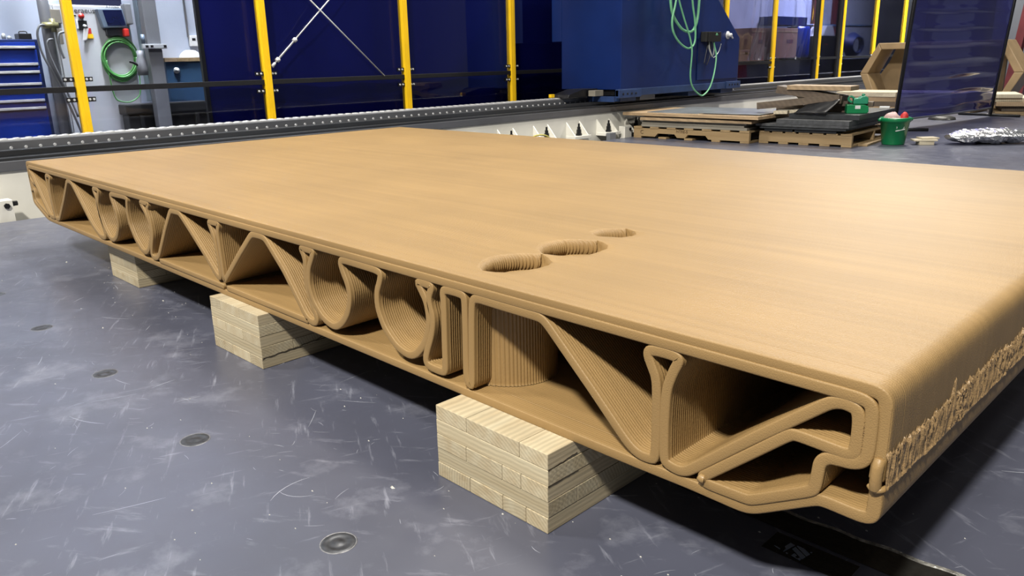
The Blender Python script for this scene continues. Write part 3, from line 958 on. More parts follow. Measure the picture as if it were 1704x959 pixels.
bx('scraper_clip', M_lam, -5.60, -5.50, 6.05, 6.2, .48, .545, gan, .004)
bx('scraper_clip', M_yellow, -5.86, -5.82, 5.66, 5.72, .478, .515, gan, .004)
mb = MB()
mb.cyl((GXF + .012, 8.50, 1.148), (GXF + .02, 8.50, 1.148), .050, .050, 18)
mb.cyl((GXF + .02, 8.50, 1.148), (GXF + .07, 8.50, 1.148), .026, .022, 14)
mb.tube([(GXF + .05, 8.50, 1.14), (GXF + .055, 8.54, 1.12), (GXF + .05, 8.56, 1.11)], .012, 8, 3)
mb.build('door_latch', M_bright, gan, smooth=True)
jb = bx('junction_box', M_black, GXF + .012, GXF + .10, 7.91, 8.20, 1.065, 1.185, gan, .008)
bx('box_side', M_case, GXF + .012, GXF + .085, 7.86, 7.91, 1.065, 1.185, jb, .004)
lg = MB()
lg.cyl((GXF + .099, 8.09, 1.155), (GXF + .102, 8.09, 1.155), .016, .016, 10)
lg.box(GXF + .099, GXF + .102, 8.06, 8.12, 1.145, 1.150)
lg.build('box_mark', M_mint, jb)
mb = MB()
x = GXF + .05
mb.tube([(x, 8.00, 1.07), (x + .01, 7.99, .99), (x + .02, 8.02, .92), (x + .02, 8.06, .88)], .010, 7, 5)
mb.tube([(x, 8.08, 1.07), (x + .02, 8.09, 1.00), (x + .02, 8.08, .90)], .009, 7, 5)
mb.tube([(x - .01, 8.30, 1.04), (x - .005, 8.25, .95), (x + .01, 8.15, .89), (x + .02, 8.08, .87)], .005, 6, 5)
mb.build('connector_lead', M_clear, jb, smooth=True)
mb = MB()
mb.tube([(x, 7.98, 1.07), (x, 7.94, .93), (x, 7.90, .80)], .006, 6, 5)
mb.tube([(x, 8.03, 1.07), (x + .01, 8.02, .90), (x, 7.96, .78)], .006, 6, 5)
mb.build('connector_lead', M_black, jb, smooth=True)

x = GXF + .15
cab = MB()
cab.tube([(x, 6.97, 2.0), (x, 6.965, 1.75), (x, 6.971, 1.53), (x, 7.03, 1.36), (x, 7.206, 1.216), (x, 7.368, 1.176), (x, 7.47, 1.20), (x, 7.545, 1.32), (x, 7.571, 1.55), (x, 7.56, 1.8), (x, 7.5, 2.0)], .016, 8, 6)
x += .03
cab.tube([(x, 7.20, 2.0), (x, 7.10, 1.70), (x, 7.02, 1.45), (x, 6.975, 1.31), (x, 7.00, 1.18), (x, 7.119, 1.065), (x, 7.30, .990), (x, 7.42, 1.01), (x, 7.473, 1.10), (x, 7.45, 1.3), (x, 7.376, 1.545), (x, 7.33, 2.0)], .012, 8, 6)
x += .02
cab.tube([(x, 6.95, 2.0), (x, 7.00, 1.75), (x, 7.063, 1.54), (x, 7.17, 1.35), (x, 7.27, 1.199), (x, 7.345, 1.07), (x, 7.384, .936), (x - .04, 7.43, .667), (x - .06, 7.53, .52), (x - .06, 7.70, .425), (x - .06, 7.80, .43), (x - .06, 7.925, .521), (x - .08, 8.04, .70), (x - .10, 8.10, .891), (x - .12, 8.085, 1.0), (x - .12, 8.06, 1.06)], .010, 8, 6)
meta(cab.build('extension_cable', M_mint, None, smooth=True), 'mint green cable hanging in loops down the navy machine carriage', 'cable')

# ------------------------------------------------------------------ yellow safety fence
XF = -6.6
fence = thing('safety_fence', 'yellow-posted safety fence with clear and navy panes behind the rail', 'fence', (XF, 8, -.5))
PY = [-.62, 1.0, 2.61, 4.225, 5.815, 7.43, 9.04, 10.65, 12.26, 14.03, 15.05, 16.66, 18.28]
PZ = 3.2
for y in PY:
    p = bx('fence_post', M_yellow, XF - .035, XF + .035, y - .035, y + .035, -.5, PZ, fence, .006)
    MB().box(XF + .035, XF + .037, y - .006, y + .006, -.45, PZ - .05).build('post_groove', M_yellow, p)
    for z in (.83, .675):
        bx('post_bracket', M_black, XF - .008, XF + .012, y - .115, y + .10, z - .018, z + .018, p)
        mb = MB()
        for dy in (-.10, -.06, .055, .085):
            mb.cyl((XF + .012, y + dy, z), (XF + .020, y + dy, z), .010, .008, 8)
        mb.build('bracket_bolt', M_bright, p)
for a, b in zip(PY[:-1], PY[1:]):
    if b > 15.5 or a > 14: zc = .80
    elif a > 11: zc = .805
    else: zc = .755
    bx('mid_rail', M_black, XF - .03, XF + .02, a + .04, b - .04, zc - .022, zc + .022, fence, .003)
    i = PY.index(a)
    up = M_pane if i <= 4 else M_lav2
    if i not in (7, 8):
        bx('pane', up, XF - .006, XF - .002, a + .035, b - .035, zc + .02, PZ, fence)
    bx('pane', M_panelow if i <= 4 else M_lav2, XF - .006, XF - .002, a + .035, b - .035, -.4, zc - .02, fence)
# bulging clear sheets in two bays
for a, b, sd in ((10.65, 12.26, 1), (12.26, 13.85, 2)):
    ny_, nz_ = 40, 60
    V = []
    for j in range(ny_):
        for i in range(nz_):
            u, v = j / (ny_ - 1), i / (nz_ - 1)
            z = .80 + 2.2 * v
            bul = .10 * math.sin(math.pi * u) * (.4 + .6 * math.sin(math.pi * min(1, v * 1.6)))
            wr = .028 * noise.noise((u * 3.5 + sd * 7, v * 3.0 + u * 2, sd)) + .014 * noise.noise((u * 9 + sd, v * 5 - u * 5, 4 + sd))
            V.append((XF + .01 + bul + wr * math.sin(math.pi * u), a + .04 + (b - a - .08) * u, z))
    MB().add(V, [(j * nz_ + i, (j + 1) * nz_ + i, (j + 1) * nz_ + i + 1, j * nz_ + i + 1) for j in range(ny_ - 1) for i in range(nz_ - 1)]).build('pane', M_lav, fence, smooth=True)
# dark gate frame edges between the right-hand posts
bx('gate_stile', M_black, XF - .03, XF + .03, 13.86, 13.95, -.4, PZ, fence, .004)
bx('gate_stile', M_black, XF - .05, XF + .03, 14.86, 14.97, -.4, PZ, fence, .004)
# navy curtain hung behind the panes
mb = MB()
N = 260
V = []
for j in range(N):
    y = 2.075 + (9.8 - 2.075) * j / (N - 1)
    xw = XF - .10 + .012 * math.sin(y * 9) + .02 * noise.noise((y * 1.3, 0, 0))
    for z in (-.45, .3, .9, 1.6, 2.4, 3.1):
        V.append((xw + .006 * noise.noise((y * 2, z, 3)), y, z))
K = 6
mb.add(V, [(j * K + k, (j + 1) * K + k, (j + 1) * K + k + 1, j * K + k + 1) for j in range(N - 1) for k in range(K - 1)])
cu = mb.build('welding_curtain', M_navy, None, smooth=True)
meta(cu, 'navy blue welding curtain hanging behind the middle of the fence', 'curtain')
bx('curtain_edge', M_black, XF - .125, XF - .085, 2.05, 2.085, -.45, 3.1, cu)
# tension rods
def rod(a, b, t0=None, t1=None):
    mb = MB()
    mb.cyl(a, b, .007, .007, 8)
    r = mb.build('tension_rod', M_bright, fence, smooth=True)
    if t0:
        A, B = Vector(a), Vector(b)
        p, q_ = A.lerp(B, t0), A.lerp(B, t1)
        off = Vector((0, .016, .010))
        m2 = MB()
        m2.cyl(p + off, q_ + off, .006, .006, 8)
        m2.cyl(p - off, q_ - off, .006, .006, 8)
        m2.cyl(p - (q_ - p) * .06, p + (q_ - p) * .06, .022, .022, 8)
        m2.cyl(q_ - (q_ - p) * .06, q_ + (q_ - p) * .06, .022, .022, 8)
        m2.cyl(A, A.lerp(B, t0 * .55), .018, .012, 8)
        m2.build('turnbuckle', M_bright, r, smooth=True)
rod((XF + .01, 2.667, .891), (XF + .01, 4.12, 2.20), .045, .18)
rod((XF + .02, 3.925, .772), (XF + .02, 2.7, 1.87))

# ------------------------------------------------------------------ behind the fence, left: tool chest, cabinet, column, bench, case
ch = thing('tool_chest', 'bright blue tool chest with silver drawer handles behind the fence', 'tool chest', (-7.75, .55, -.5))
bx('chest_body', M_chestdk, -7.95, -7.62, .10, 1.03, -.45, 1.165, ch, .006)
zs = [1.145, 1.085, .945, .880, .780, .640, .575, .20, -.2, -.44]
for a, b in zip(zs[:-1], zs[1:]):
    d = bx('drawer', M_chest, -7.622, -7.600, .13, 1.0, b + .006, a - .004, ch, .003)
    hz_ = b + .010 if a > .6 else a - .03
    if a <= 1.09 or True:
        bx('drawer_handle', M_bright, -7.600, -7.578, .14, .99, b + .004, b + .026, d, .003)
        bx('handle_label', M_label, -7.578, -7.576, .83, .91, b + .007, b + .024, d)
for y in (.18, .95):
    MB().cyl((-7.80, y - .02, -.475), (-7.80, y + .02, -.475), .025, .025, 10).build('castor', M_black, ch)
bxx = bx('small_black_box', M_black, -7.80, -7.66, .90, 1.0, 1.165, 1.215, None, .006)
meta(bxx, 'small black box with handle on top of the blue tool chest', 'box')
MB().tube([(-7.72, .92, 1.213), (-7.72, .925, 1.232), (-7.72, .975, 1.232), (-7.72, .98, 1.213)], .005, 6, 4).build('box_handle', M_black, bxx, smooth=True)
for (y, h_) in ((.72, .035), (.79, .05), (.83, .03)):
    t = MB().lathe([(.0, 0), (.016, 0), (.016, h_ * .7), (.010, h_), (0, h_)], (-7.68, y, 1.165), 10).build('spray_nozzle', M_clear, None, smooth=True)
    meta(t, ('shortest', 'tallest', 'middle')[0 if h_ == .03 else 1 if h_ == .05 else 2] + ' of the small clear fittings lying on the blue tool chest', 'fitting')

ct = thing('control_cabinet', 'pale grey control cabinet with screen and green cable coil', 'cabinet', (-7.85, 1.5, -.5))
bx('cabinet_body', M_cab, -7.985, -7.72, 1.20, 1.86, -.45, 1.466, ct, .006)
bx('cabinet_door', M_cab, -7.72, -7.700, 1.215, 1.845, -.40, 1.455, ct, .004)
bx('side_housing', M_lam, -7.78, -7.66, 1.14, 1.26, 1.30, 1.42, ct, .006)
bx('top_box', M_navybox, -7.95, -7.74, 1.35, 1.82, 1.467, 1.62, ct, .005)
link('cabinet_name', text_mesh('Heraeus', .066, (-7.698, 1.335, 1.395), (0, 1, 0), (0, 0, 1)), M_ink, ct)
link('model_text', text_mesh('A F3260L', .032, (-7.698, 1.66, 1.444), (0, 1, 0), (0, 0, 1)), M_ink, ct)
MB().cyl((-7.70, 1.432, 1.367), (-7.672, 1.432, 1.367), .020, .024, 16).build('stop_button', M_redp, ct, smooth=True)
bx('button_label', M_ink, -7.70, -7.698, 1.37, 1.395, 1.365, 1.378, ct)
bx('switch_plate', M_black, -7.70, -7.69, 1.40, 1.475, 1.25, 1.33, ct, .003)
bx('switch_plate', M_label, -7.70, -7.694, 1.385, 1.402, 1.26, 1.34, ct)
MB().cyl((-7.69, 1.445, 1.285), (-7.66, 1.45, 1.28), .014, .012, 10).build('switch_knob', M_bright, ct, smooth=True)
bx('warning_plate', M_redp, -7.70, -7.692, 1.455, 1.50, 1.215, 1.265, ct)
bx('warning_plate', M_yellow, -7.70, -7.692, 1.455, 1.51, 1.175, 1.215, ct)
MB().prism([(1.41, 1.160), (1.445, 1.164), (1.475, 1.262), (1.435, 1.262)], lambda a, b, d: (d, a, b), -7.678, -7.672).build('lockout_tag', M_label, ct)
hm = MB().prism([(1.59, 1.265), (1.80, 1.272), (1.775, 1.437), (1.555, 1.428)], lambda a, b, d: (d, a, b), -7.70, -7.62).build('operator_screen', M_hmi, ct, .008)
MB().prism([(1.625, 1.285), (1.785, 1.29), (1.765, 1.425), (1.60, 1.42)], lambda a, b, d: (d, a, b), -7.622, -7.617).build('display', M_screen, hm)
bx('screen_arm', M_column, -7.70, -7.60, 1.79, 1.85, 1.30, 1.48, ct, .008)
bx('screen_holder', M_darksteel, -7.70, -7.65, 1.62, 1.78, 1.20, 1.262, ct, .004)
bx('red_handle', M_redp, -7.66, -7.60, 1.755, 1.80, 1.19, 1.26, ct, .01)
rc = random.Random(4)
coil = MB()
for k in range(7):
    pts = []
    ry, rz = .138 + .007 * (k % 4), .150 + .008 * ((k * 3) % 5)
    cy_, cz_ = 1.708 + rc.uniform(-.012, .012), 1.018 + rc.uniform(-.01, .006) - .004 * k
    for i in range(25):
        t = 2 * math.pi * i / 24
        sag = 1.12 if math.sin(t) < 0 else 1.0
        pts.append((-7.68 + .012 * (k % 3), cy_ + ry * math.cos(t), cz_ + rz * sag * math.sin(t)))
    coil.tube(pts, .0085, 7, 2)
coil.tube([(-7.66, 1.58, .98), (-7.66, 1.585, .80), (-7.66, 1.60, .66), (-7.66, 1.64, .61), (-7.66, 1.74, .60), (-7.66, 1.83, .66), (-7.66, 1.85, .78), (-7.66, 1.86, .95)], .006, 7, 5)
meta(coil.build('cable_coil', M_green, None, smooth=True), 'thick coil of bright green cable hung on the grey control cabinet', 'cable')

# grey column behind the fence with a steel channel and a device
bx_c = bx('hall_column', M_column, -7.46, -7.36, 1.860, 1.985, -.5, 3.2, None, .005)
meta(bx_c, 'grey steel column standing right of the green cable coil', 'column')
bx_c = bx('steel_duct', mat('duct_blue_grey', (.33, .42, .50), .4, .3, var=.12), -7.62, -7.52, 1.875, 1.99, .60, 3.2, None, .004)
meta(bx_c, 'blue-grey steel duct rising between cabinet and grey column', 'duct')
bx('duct_cover', bx_c.data.materials[0], -7.52, -7.505, 1.89, 1.975, 1.13, 1.43, bx_c, .004)
t = bx('terminal_box', M_cab, -7.359, -7.325, 1.80, 2.02, 1.075, 1.115, None, .003)
meta(t, 'narrow pale terminal box with dark sockets on the grey column', 'socket box')
for y in (1.825, 1.87, 1.99):
    bx('socket', M_black, -7.325, -7.322, y, y + .025, 1.085, 1.105, t)
t = MB().lathe([(0, 0), (.045, 0), (.05, .05), (.045, .13), (.03, .17), (.03, .22), (0, .22)], (-7.40, 1.795, .84), 14).build('valve_motor', M_column, None, smooth=True)
meta(t, 'dark grey valve motor mounted in front of the grey column', 'motor')
MB().tube([(-7.40, 1.69, .965), (-7.395, 1.72, .955), (-7.39, 1.76, .93)], .012, 8, 4).build('motor_plug', M_black, t, smooth=True)
t = MB().cyl((-7.345, 1.818, 1.116), (-7.345, 1.818, 1.20), .018, .016, 10).build('water_filter', M_hmi, None, smooth=True)
meta(t, 'small blue water filter left of the grey column', 'filter')

# grey pipe stand with hoses left of the first yellow post
ps = thing('hose_stand', 'grey pipe stand with valve and hanging hoses beside the tool chest', 'pipe', (-7.5, 1.1, -.5))
MB().cyl((-7.55, 1.10, -.5), (-7.55, 1.10, 3.0), .045, .045, 16).build('stand_pipe', M_column, ps, smooth=True)
mb = MB()
mb.cyl((-7.48, 1.05, 1.275), (-7.48, 1.17, 1.275), .028, .028, 12)
mb.cyl((-7.48, 1.13, 1.22), (-7.48, 1.13, 1.33), .022, .022, 12)
mb.build('brass_valve', mat('old_brass', (.32, .30, .14), .45, .4, var=.4, scale=40), ps, smooth=True)
mb = MB()
mb.tube([(-7.46, 1.06, 1.275), (-7.45, 1.02, 1.27), (-7.45, .99, 1.20), (-7.45, 1.0, 1.05), (-7.45, 1.05, .90), (-7.45, 1.11, .72), (-7.45, 1.18, .45), (-7.45, 1.24, .2)], .010, 8, 5)
mb.tube([(-7.44, 1.10, 1.16), (-7.43, 1.06, 1.15), (-7.43, 1.045, 1.08), (-7.43, 1.07, .95), (-7.43, 1.13, .75), (-7.43, 1.19, .5)], .009, 8, 5)
mb.tube([(-7.44, 1.20, 1.22), (-7.43, 1.15, 1.20), (-7.43, 1.14, 1.1), (-7.43, 1.16, 1.0)], .010, 8, 5)
mb.build('hose', mat('grey_hose', (.20, .21, .22), .4, var=.2), ps, smooth=True)
bx('gauge_box', M_lam, -7.52, -7.46, 1.15, 1.19, 1.12, 1.25, ps, .004)

bn = thing('work_bench', 'steel-blue bench cupboard with thick butcher-block wooden top', 'bench', (-7.86, 2.5, -.5))
bx('bench_cabinet', M_steelblue, -7.975, -7.77, 2.16, 3.1, -.499, .958, bn, .004)
for i in range(8):
    bx('top_stave', M_pinex if i % 3 else M_plyx, -7.985, -7.75, 2.15 + i * .12, 2.15 + (i + 1) * .12 - .001, .959, .996, bn, .002)
mb = MB()
mb.cyl((-7.77, 2.257, .875), (-7.755, 2.257, .875), .030, .030, 14)
mb.cyl((-7.755, 2.257, .875), (-7.735, 2.257, .875), .014, .012, 10)
mb.build('bench_lock', M_bright, bn, smooth=True)
t = MB().lathe([(0, .075), (.05, .07), (.08, .05), (.105, .02), (.11, 0)], (-7.865, 2.46, .997), 14).build('crumpled_paper', M_bagwhite, None)
meta(t, 'crumpled whitish paper bag on the wooden bench top', 'bag')
t = MB().prism([(2.58, .997), (2.86, .997), (2.86, 1.11), (2.70, 1.10), (2.66, 1.06), (2.60, 1.04)], lambda a, b, d: (d, a, b), -7.93, -7.86).build('dark_cover', M_column, None, .01)
meta(t, 'dark grey cover standing on the bench behind the paper bag', 'cover')
cs = thing('storage_case', 'black lidded plastic storage case on the floor behind the fence', 'case', (-7.59, 2.0, -.5))
bx('case_body', M_case, -7.675, -7.505, 1.645, 2.40, -.499, .485, cs, .012)
bx('case_lid', M_case, -7.685, -7.485, 1.625, 2.42, .485, .580, cs, .012)
for y in (1.76, 2.03, 2.29):
    bx('case_rib', M_case, -7.506, -7.488, y - .02, y + .02, -.2, .475, cs, .004)
ou = thing('wall_outlet', 'white double wall outlet with grey conduit on the pale wall', 'outlet', (-8, 2.58, 1.15))
bx('outlet_plate', M_label, -8.0, -7.97, 2.52, 2.60, 1.11, 1.215, ou, .004)
bx('outlet_plate', M_label, -8.0, -7.97, 2.605, 2.68, 1.115, 1.215, ou, .004)
bx('socket', M_black, -7.97, -7.968, 2.545, 2.58, 1.165, 1.19, ou)
MB().cyl((-7.98, 2.512, 1.2), (-7.98, 2.512, 3.2), .011, .011, 8).build('conduit', M_cab, ou, smooth=True)

# ------------------------------------------------------------------ behind the fence, right: shelf of boxes, machine, hose
sh = thing('low_shelf', 'long low dark blue shelf behind the right fence bays', 'shelf', (-7.6, 14, -.5))
bx('shelf_body', M_chestdk, -7.95, -7.45, 12.3, 16.0, -.5, .765, sh, .01)
bx('shelf_edge', M_black, -7.46, -7.42, 12.3, 16.0, .735, .775, sh, .004)
for y0, y1, z1, lab in ((13.12, 13.66, 1.38, 'tall narrow cardboard box on the shelf left of the bay post'), (14.08, 15.0, 1.39, 'wide cardboard box on the shelf behind the bulging sheet'), (12.72, 13.10, .985, 'small low box at the left end of the shelf')):
    b = bx('cardboard_box', M_card, -7.9, -7.50, y0, y1, .775, z1, None, .006)
    meta(b, lab, 'box')
    bx('tape_seam', M_plyx, -7.501, -7.497, y0 + .01, y1 - .01, z1 - .08, z1 - .05, b)
    bx('print_block', mat('box_print', (.18, .10, .10), .8), -7.500, -7.497, y0 + (y1 - y0) * .5, y0 + (y1 - y0) * .8, (z1 + .775) / 2 + .02, (z1 + .775) / 2 + .09, b)
b = MB().lathe([(0, 0), (.23, 0), (.25, .1), (.25, .60), (.22, .66), (0, .66)], (-7.70, 15.42, .776), 24).build('blue_drum', M_chest, None, smooth=True)
meta(b, 'dark blue drum standing at the right end of the shelf', 'drum')
b = bx('blue_panel_box', M_chestdk, -7.95, -7.6, 14.2, 15.6, 1.45, 1.62, None, .01)
meta(b, 'flat dark blue panel lying on the boxes', 'panel')
mc = thing('welding_machine', 'black machine with red light bar behind the narrow fence bay', 'machine', (-7.6, 16.5, -.5))
bx('machine_body', M_black, -7.92, -7.5, 16.12, 16.92, -.5, 1.25, mc, .015)
bx('light_bar', M_redp, -7.5, -7.495, 16.28, 16.46, 1.065, 1.085, mc)
MB().prism([(16.28, 1.25), (16.92, 1.25), (16.75, 1.47), (16.48, 1.47)], lambda a, b, d: (d, a, b), -7.9, -7.55).build('white_cover', M_cab, mc, .01)
bb = bx('black_bench', M_black, -7.92, -7.5, 17.3, 19.0, -.5, .74, None, .01)
meta(bb, 'low black bench behind the last fence bay', 'bench')
mb = MB()
for k in range(5):
    pts = [(-7.6 + .03 * k, 18.0 + (.42 - .03 * k) * math.cos(t), 1.05 + (.26 - .02 * k) * math.sin(t)) for t in [2 * math.pi * i / 20 for i in range(21)]]
    mb.tube(pts, .03, 7, 2)
meta(mb.build('hose_coil', M_chestdk, None, smooth=True), 'dark blue coiled hose behind the last fence bay', 'hose')
for y, lab in ((16.6, 'left maroon steel upright on the wall behind the narrow bay'), (17.62, 'maroon steel upright on the wall behind the last bay')):
    meta(bx('wall_upright', M_maroon, -7.999, -7.94, y, y + .26, -.5, 3.2), lab, 'upright')
mb = MB()
mb.cyl((-7.8, 15.6, 1.47), (-7.8, 19.5, 1.50), .028, .028, 10)
meta(mb.build('wall_pipe', M_steelblue, None, smooth=True), 'thin horizontal blue pipe along the wall behind the fence', 'pipe')

# ------------------------------------------------------------------ pallets, boards, slabs and lumber
def pallet(label, R, x0, x1, depth, z0, notch, stamp=None):
    t = thing('pallet', label, 'pallet', R((x0, 0, 0)))
    w_ = x1 - x0
    for y in (0, depth * .5 - .02, depth - .04):
        poly = [(x0, .022), (x1, .022), (x1, .112), (x0, .112)]
        if notch:
            poly = [(x0, .022)]
            for c in notch:
                a, b = x0 + w_ * c[0], x0 + w_ * c[1]
                poly += [(a, .022), (a + .035, .060), (b - .035, .060), (b, .022)]
            poly += [(x1, .022), (x1, .112), (x0, .112)]
        MB().prism(poly, lambda a, b, d: R((a, d, b)), y + .038, y).build('stringer', M_pinex, t)
    n = 5
    for i in range(n):
        a = x0 + (w_ - .10) * i / (n - 1)
        bx('bottom_slat', M_piney, a, a + .10, .0, depth, .002, .021, t, 0, R)
    n = 7
    for i in range(n):
        a = x0 + (w_ - .11) * i / (n - 1)
        bx('deck_slat', M_piney, a, a + .11, -.004, depth, .113, .131, t, 0, R)
    return t
R1 = frame_rot(-5.235, 6.44, .055)
p1 = pallet('left wooden pallet with notched stringers under plywood boards', R1, 0, 1.43, 1.1, 0, [(.20, .40), (.47, .67)])
o = R1((.56, -.0025, .078))
xd = Vector(R1((1, 0, 0))) - Vector(R1((0, 0, 0)))
link('pallet_stamp', text_mesh('NTRE-5', .044, o, xd, (0, 0, 1)), M_inkbrown, p1)
link('pallet_stamp', text_mesh('C', .06, R1((.09, -.0025, .050)), xd, (0, 0, 1)), M_inkbrown, p1)
def board(name, label, cat, material, R, x0, x1, y0, y1, z0, z1, group=None, bev=.002):
    o = bx(name, material, x0, x1, y0, y1, z0, z1, None, bev, R)
    return meta(o, label, cat, group)
board('laminate_board', 'lowest grey laminate board on the left pallet', 'board', M_lam, R1, .10, 1.40, .0, 1.05, .132, .160)
board('laminate_board', 'second grey laminate board from the bottom on the left pallet', 'board', M_lam, R1, .10, 1.36, .01, 1.05, .161, .186)
board('laminate_board', 'upper thin grey laminate board under the lower plywood', 'board', M_lam, R1, .11, 1.38, .02, 1.05, .187, .205)
board('plywood_sheet', 'lower tan plywood sheet on the left pallet', 'plywood', M_plyx, R1, .10, 1.46, -.03, 1.0, .206, .236)
board('laminate_board', 'brown board between the two plywood sheets', 'board', M_oldx, R1, .14, 1.30, .0, .9, .237, .252)
board('plywood_sheet', 'upper tan plywood sheet sticking out left of the pallet', 'plywood', M_plyx, frame_rot(-5.385, 6.42, .02), 0, 1.70, 0, 1.0, .253, .287)
board('metal_sheet', 'shiny grey sheet lying on the upper plywood', 'sheet', M_sheet, frame_rot(-5.10, 6.50, .02), 0, .66, 0, 1.0, .288, .294)
board('metal_sheet', 'second grey sheet lying beside the first on the plywood', 'sheet', M_sheet, frame_rot(-4.42, 6.52, .05), 0, .70, 0, .9, .295, .301)

R2 = frame_rot(-3.770, 6.66, .07)
p2 = pallet('right wooden pallet under the black slabs', R2, 0, .95, 1.35, 0, None)
board('black_slab', 'lowest left black slab piece on the right pallet', 'slab', M_slab, R2, .06, .36, -.02, 1.0, .132, .155)
board('black_slab', 'lowest right black slab piece on the right pallet', 'slab', M_slab, R2, .38, .80, -.02, 1.0, .132, .157)
board('black_slab', 'thin wide black slab sheet in the middle of the stack', 'slab', M_slab, R2, .02, .90, -.05, 1.2, .160, .178)
board('black_slab', 'wide grey-topped thin slab under the thick slabs', 'slab', M_slabedge, R2, -.02, .93, -.06, 1.2, .184, .208)
board('black_slab', 'lower thick dark grey slab on the right pallet', 'slab', M_slabedge, R2, .20, .93, -.06, 1.1, .210, .258)
board('black_slab', 'topmost thick black slab carrying the green can', 'slab', M_slab, R2, .28, .98, .06, 1.2, .260, .310)
board('white_batten', 'pale cloth-like batten at the back corner of the black slabs', 'batten', M_label, frame_rot(-2.98, 7.75, .3), 0, .10, 0, .06, .312, .335, None, .005)
board('floor_plank', 'thin pale plank lying on the floor right of the pallets', 'plank', M_piney, frame_rot(-2.83, 6.90, .12), 0, .09, 0, 1.0, .001, .022)

def beam(name, label, material, a, b, hgt, dep, cat='lumber', endmat=None):
    a, b = Vector(a), Vector(b)
    d = (b - a)
    L = d.length
    d.normalize()
    s_ = Vector((-d.y, d.x, 0)).normalized()
    u = d.cross(s_).normalized()
    if u.z < 0: u = -u
    v = []
    for t in (0, L):
        for sy in (0, dep):
            for sz in (0, -hgt):
                v.append(a + d * t + s_ * sy + u * sz)
    f = [(0, 1, 3, 2), (4, 6, 7, 5), (0, 4, 5, 1), (2, 3, 7, 6), (0, 2, 6, 4), (1, 5, 7, 3)]
    o = MB().add(v, f).build(name, material, None, .003)
    return meta(o, label, cat)
beam('lumber_beam', 'thick brown timber lying on top of the scrap pile', M_plyx, (-3.60, 6.86, .585), (-2.965, 6.93, .575), .045, .28)
beam('lumber_beam', 'weathered timber second from the top of the scrap pile', M_oldx, (-3.71, 6.86, .580), (-3.05, 6.95, .478), .075, .24)
beam('lumber_beam', 'dark weathered timber slanting across the front of the scrap pile', M_oldx, (-3.90, 6.80, .405), (-3.07, 6.92, .497), .070, .09)
beam('lumber_beam', 'dark timber end lying against the green can', M_oldx, (-3.30, 6.98, .43), (-2.80, 7.10, .42), .05, .09)
beam('lumber_offcut', 'pale offcut wedged upright in the middle of the scrap pile', M_pale, (-3.50, 6.92, .52), (-3.34, 6.96, .37), .05, .10, 'offcut')
beam('lumber_offcut', 'small pale offcut under the dark slanting timber', M_pale, (-3.70, 6.80, .325), (-3.56, 6.83, .33), .035, .20, 'offcut')
beam('lumber_offcut', 'pale offcut left of the crumpled black sheet', M_pale, (-3.545, 6.84, .335), (-3.44, 6.86, .34), .035, .20, 'offcut')
beam('lumber_offcut', 'long timber support hidden low under the scrap pile', M_oldx, (-3.80, 7.05, .375), (-3.0, 7.12, .375), .07, .09, 'lumber')
V = []
for j in range(14):
    for i in range(8):
        u, v = j / 13, i / 7
        V.append((-3.44 + .33 * u + .10 * v, 6.72 + .10 * v, .318 + .085 * v + .05 * u * v + .012 * noise.noise((u * 5, v * 4, 2))))
t = MB().add(V, [(j * 8 + i, (j + 1) * 8 + i, (j + 1) * 8 + i + 1, j * 8 + i + 1) for j in range(13) for i in range(7)]).build('rubber_sheet', M_black, None, smooth=True)
so = t.modifiers.new('thick', 'SOLIDIFY'); so.thickness = .006
meta(t, 'bent black rubber sheet leaning in the scrap pile', 'sheet')

# green can
cn = thing('watering_can', 'green plastic can with pale green top lying on the black slab', 'can', (-2.93, 7.0, .311))
Rc = frame_rot(-2.985, 6.93, .55)
MB().prism([(0, 0), (.19, 0), (.205, .015), (.20, .070), (.16, .085), (0, .088)], lambda a, b, d: Rc((a, d, .311 + b)), .13, 0).build('can_body', M_bucket, cn, .008)
MB().prism([(.06, .089), (.195, .089), (.198, .15), (.165, .172), (.13, .165), (.11, .150), (.06, .145)], lambda a, b, d: Rc((a, d, .311 + b)), .11, .02).build('can_top', M_can, cn, .010)
MB().tube([Rc((.07, .06, .455)), Rc((.04, .06, .475)), Rc((.02, .06, .465)), Rc((.02, .06, .44)), Rc((.05, .06, .415))], .011, 8, 4).build('can_handle', M_can, cn, smooth=True)
MB().cyl(Rc((.15, .06, .478)), Rc((.155, .06, .50)), .018, .014, 12).build('can_cap', M_can, cn, smooth=True)
MB().prism([(.075, .045), (.125, .045), (.125, .078), (.075, .078)], lambda a, b, d: Rc((a, d, .311 + b)), 0, -.001).build('can_label', M_label, cn)

# green bucket with rags
bk = thing('bucket', 'green plastic bucket with wire handle standing on the floor', 'bucket', (-2.62, 7.22, 0))
c = (-2.62, 7.24, 0)
MB().lathe([(0, .002), (.103, .002), (.106, .008), (.135, .225), (.145, .228), (.147, .262), (.141, .268), (.135, .262), (.103, .012), (0, .012)], c, 40).build('bucket_body', M_bucket, bk, smooth=True)
for s_ in (-1, 1):
    d = Vector((CAM_RIGHT[0], CAM_RIGHT[1], 0)).normalized() * s_
    e = Vector(c) + d * .150 + Vector((0, 0, .245))
    MB().cyl(e - d * .01, e + d * .02, .018, .014, 10).build('handle_lug', M_bucket, bk, smooth=True)
d = Vector((CAM_RIGHT[0], CAM_RIGHT[1], 0)).normalized()
e = Vector(c) + Vector((0, 0, .245))
nrm_ = Vector((d.y, -d.x, 0))
pts = [e + d * .163 * math.cos(t) - nrm_ * .16 * math.sin(t) + Vector((0, 0, -.10 * math.sin(t))) for t in [math.pi * i / 14 for i in range(15)]]
MB().tube(pts, .003, 6, 2).build('wire_handle', M_column, bk, smooth=True)
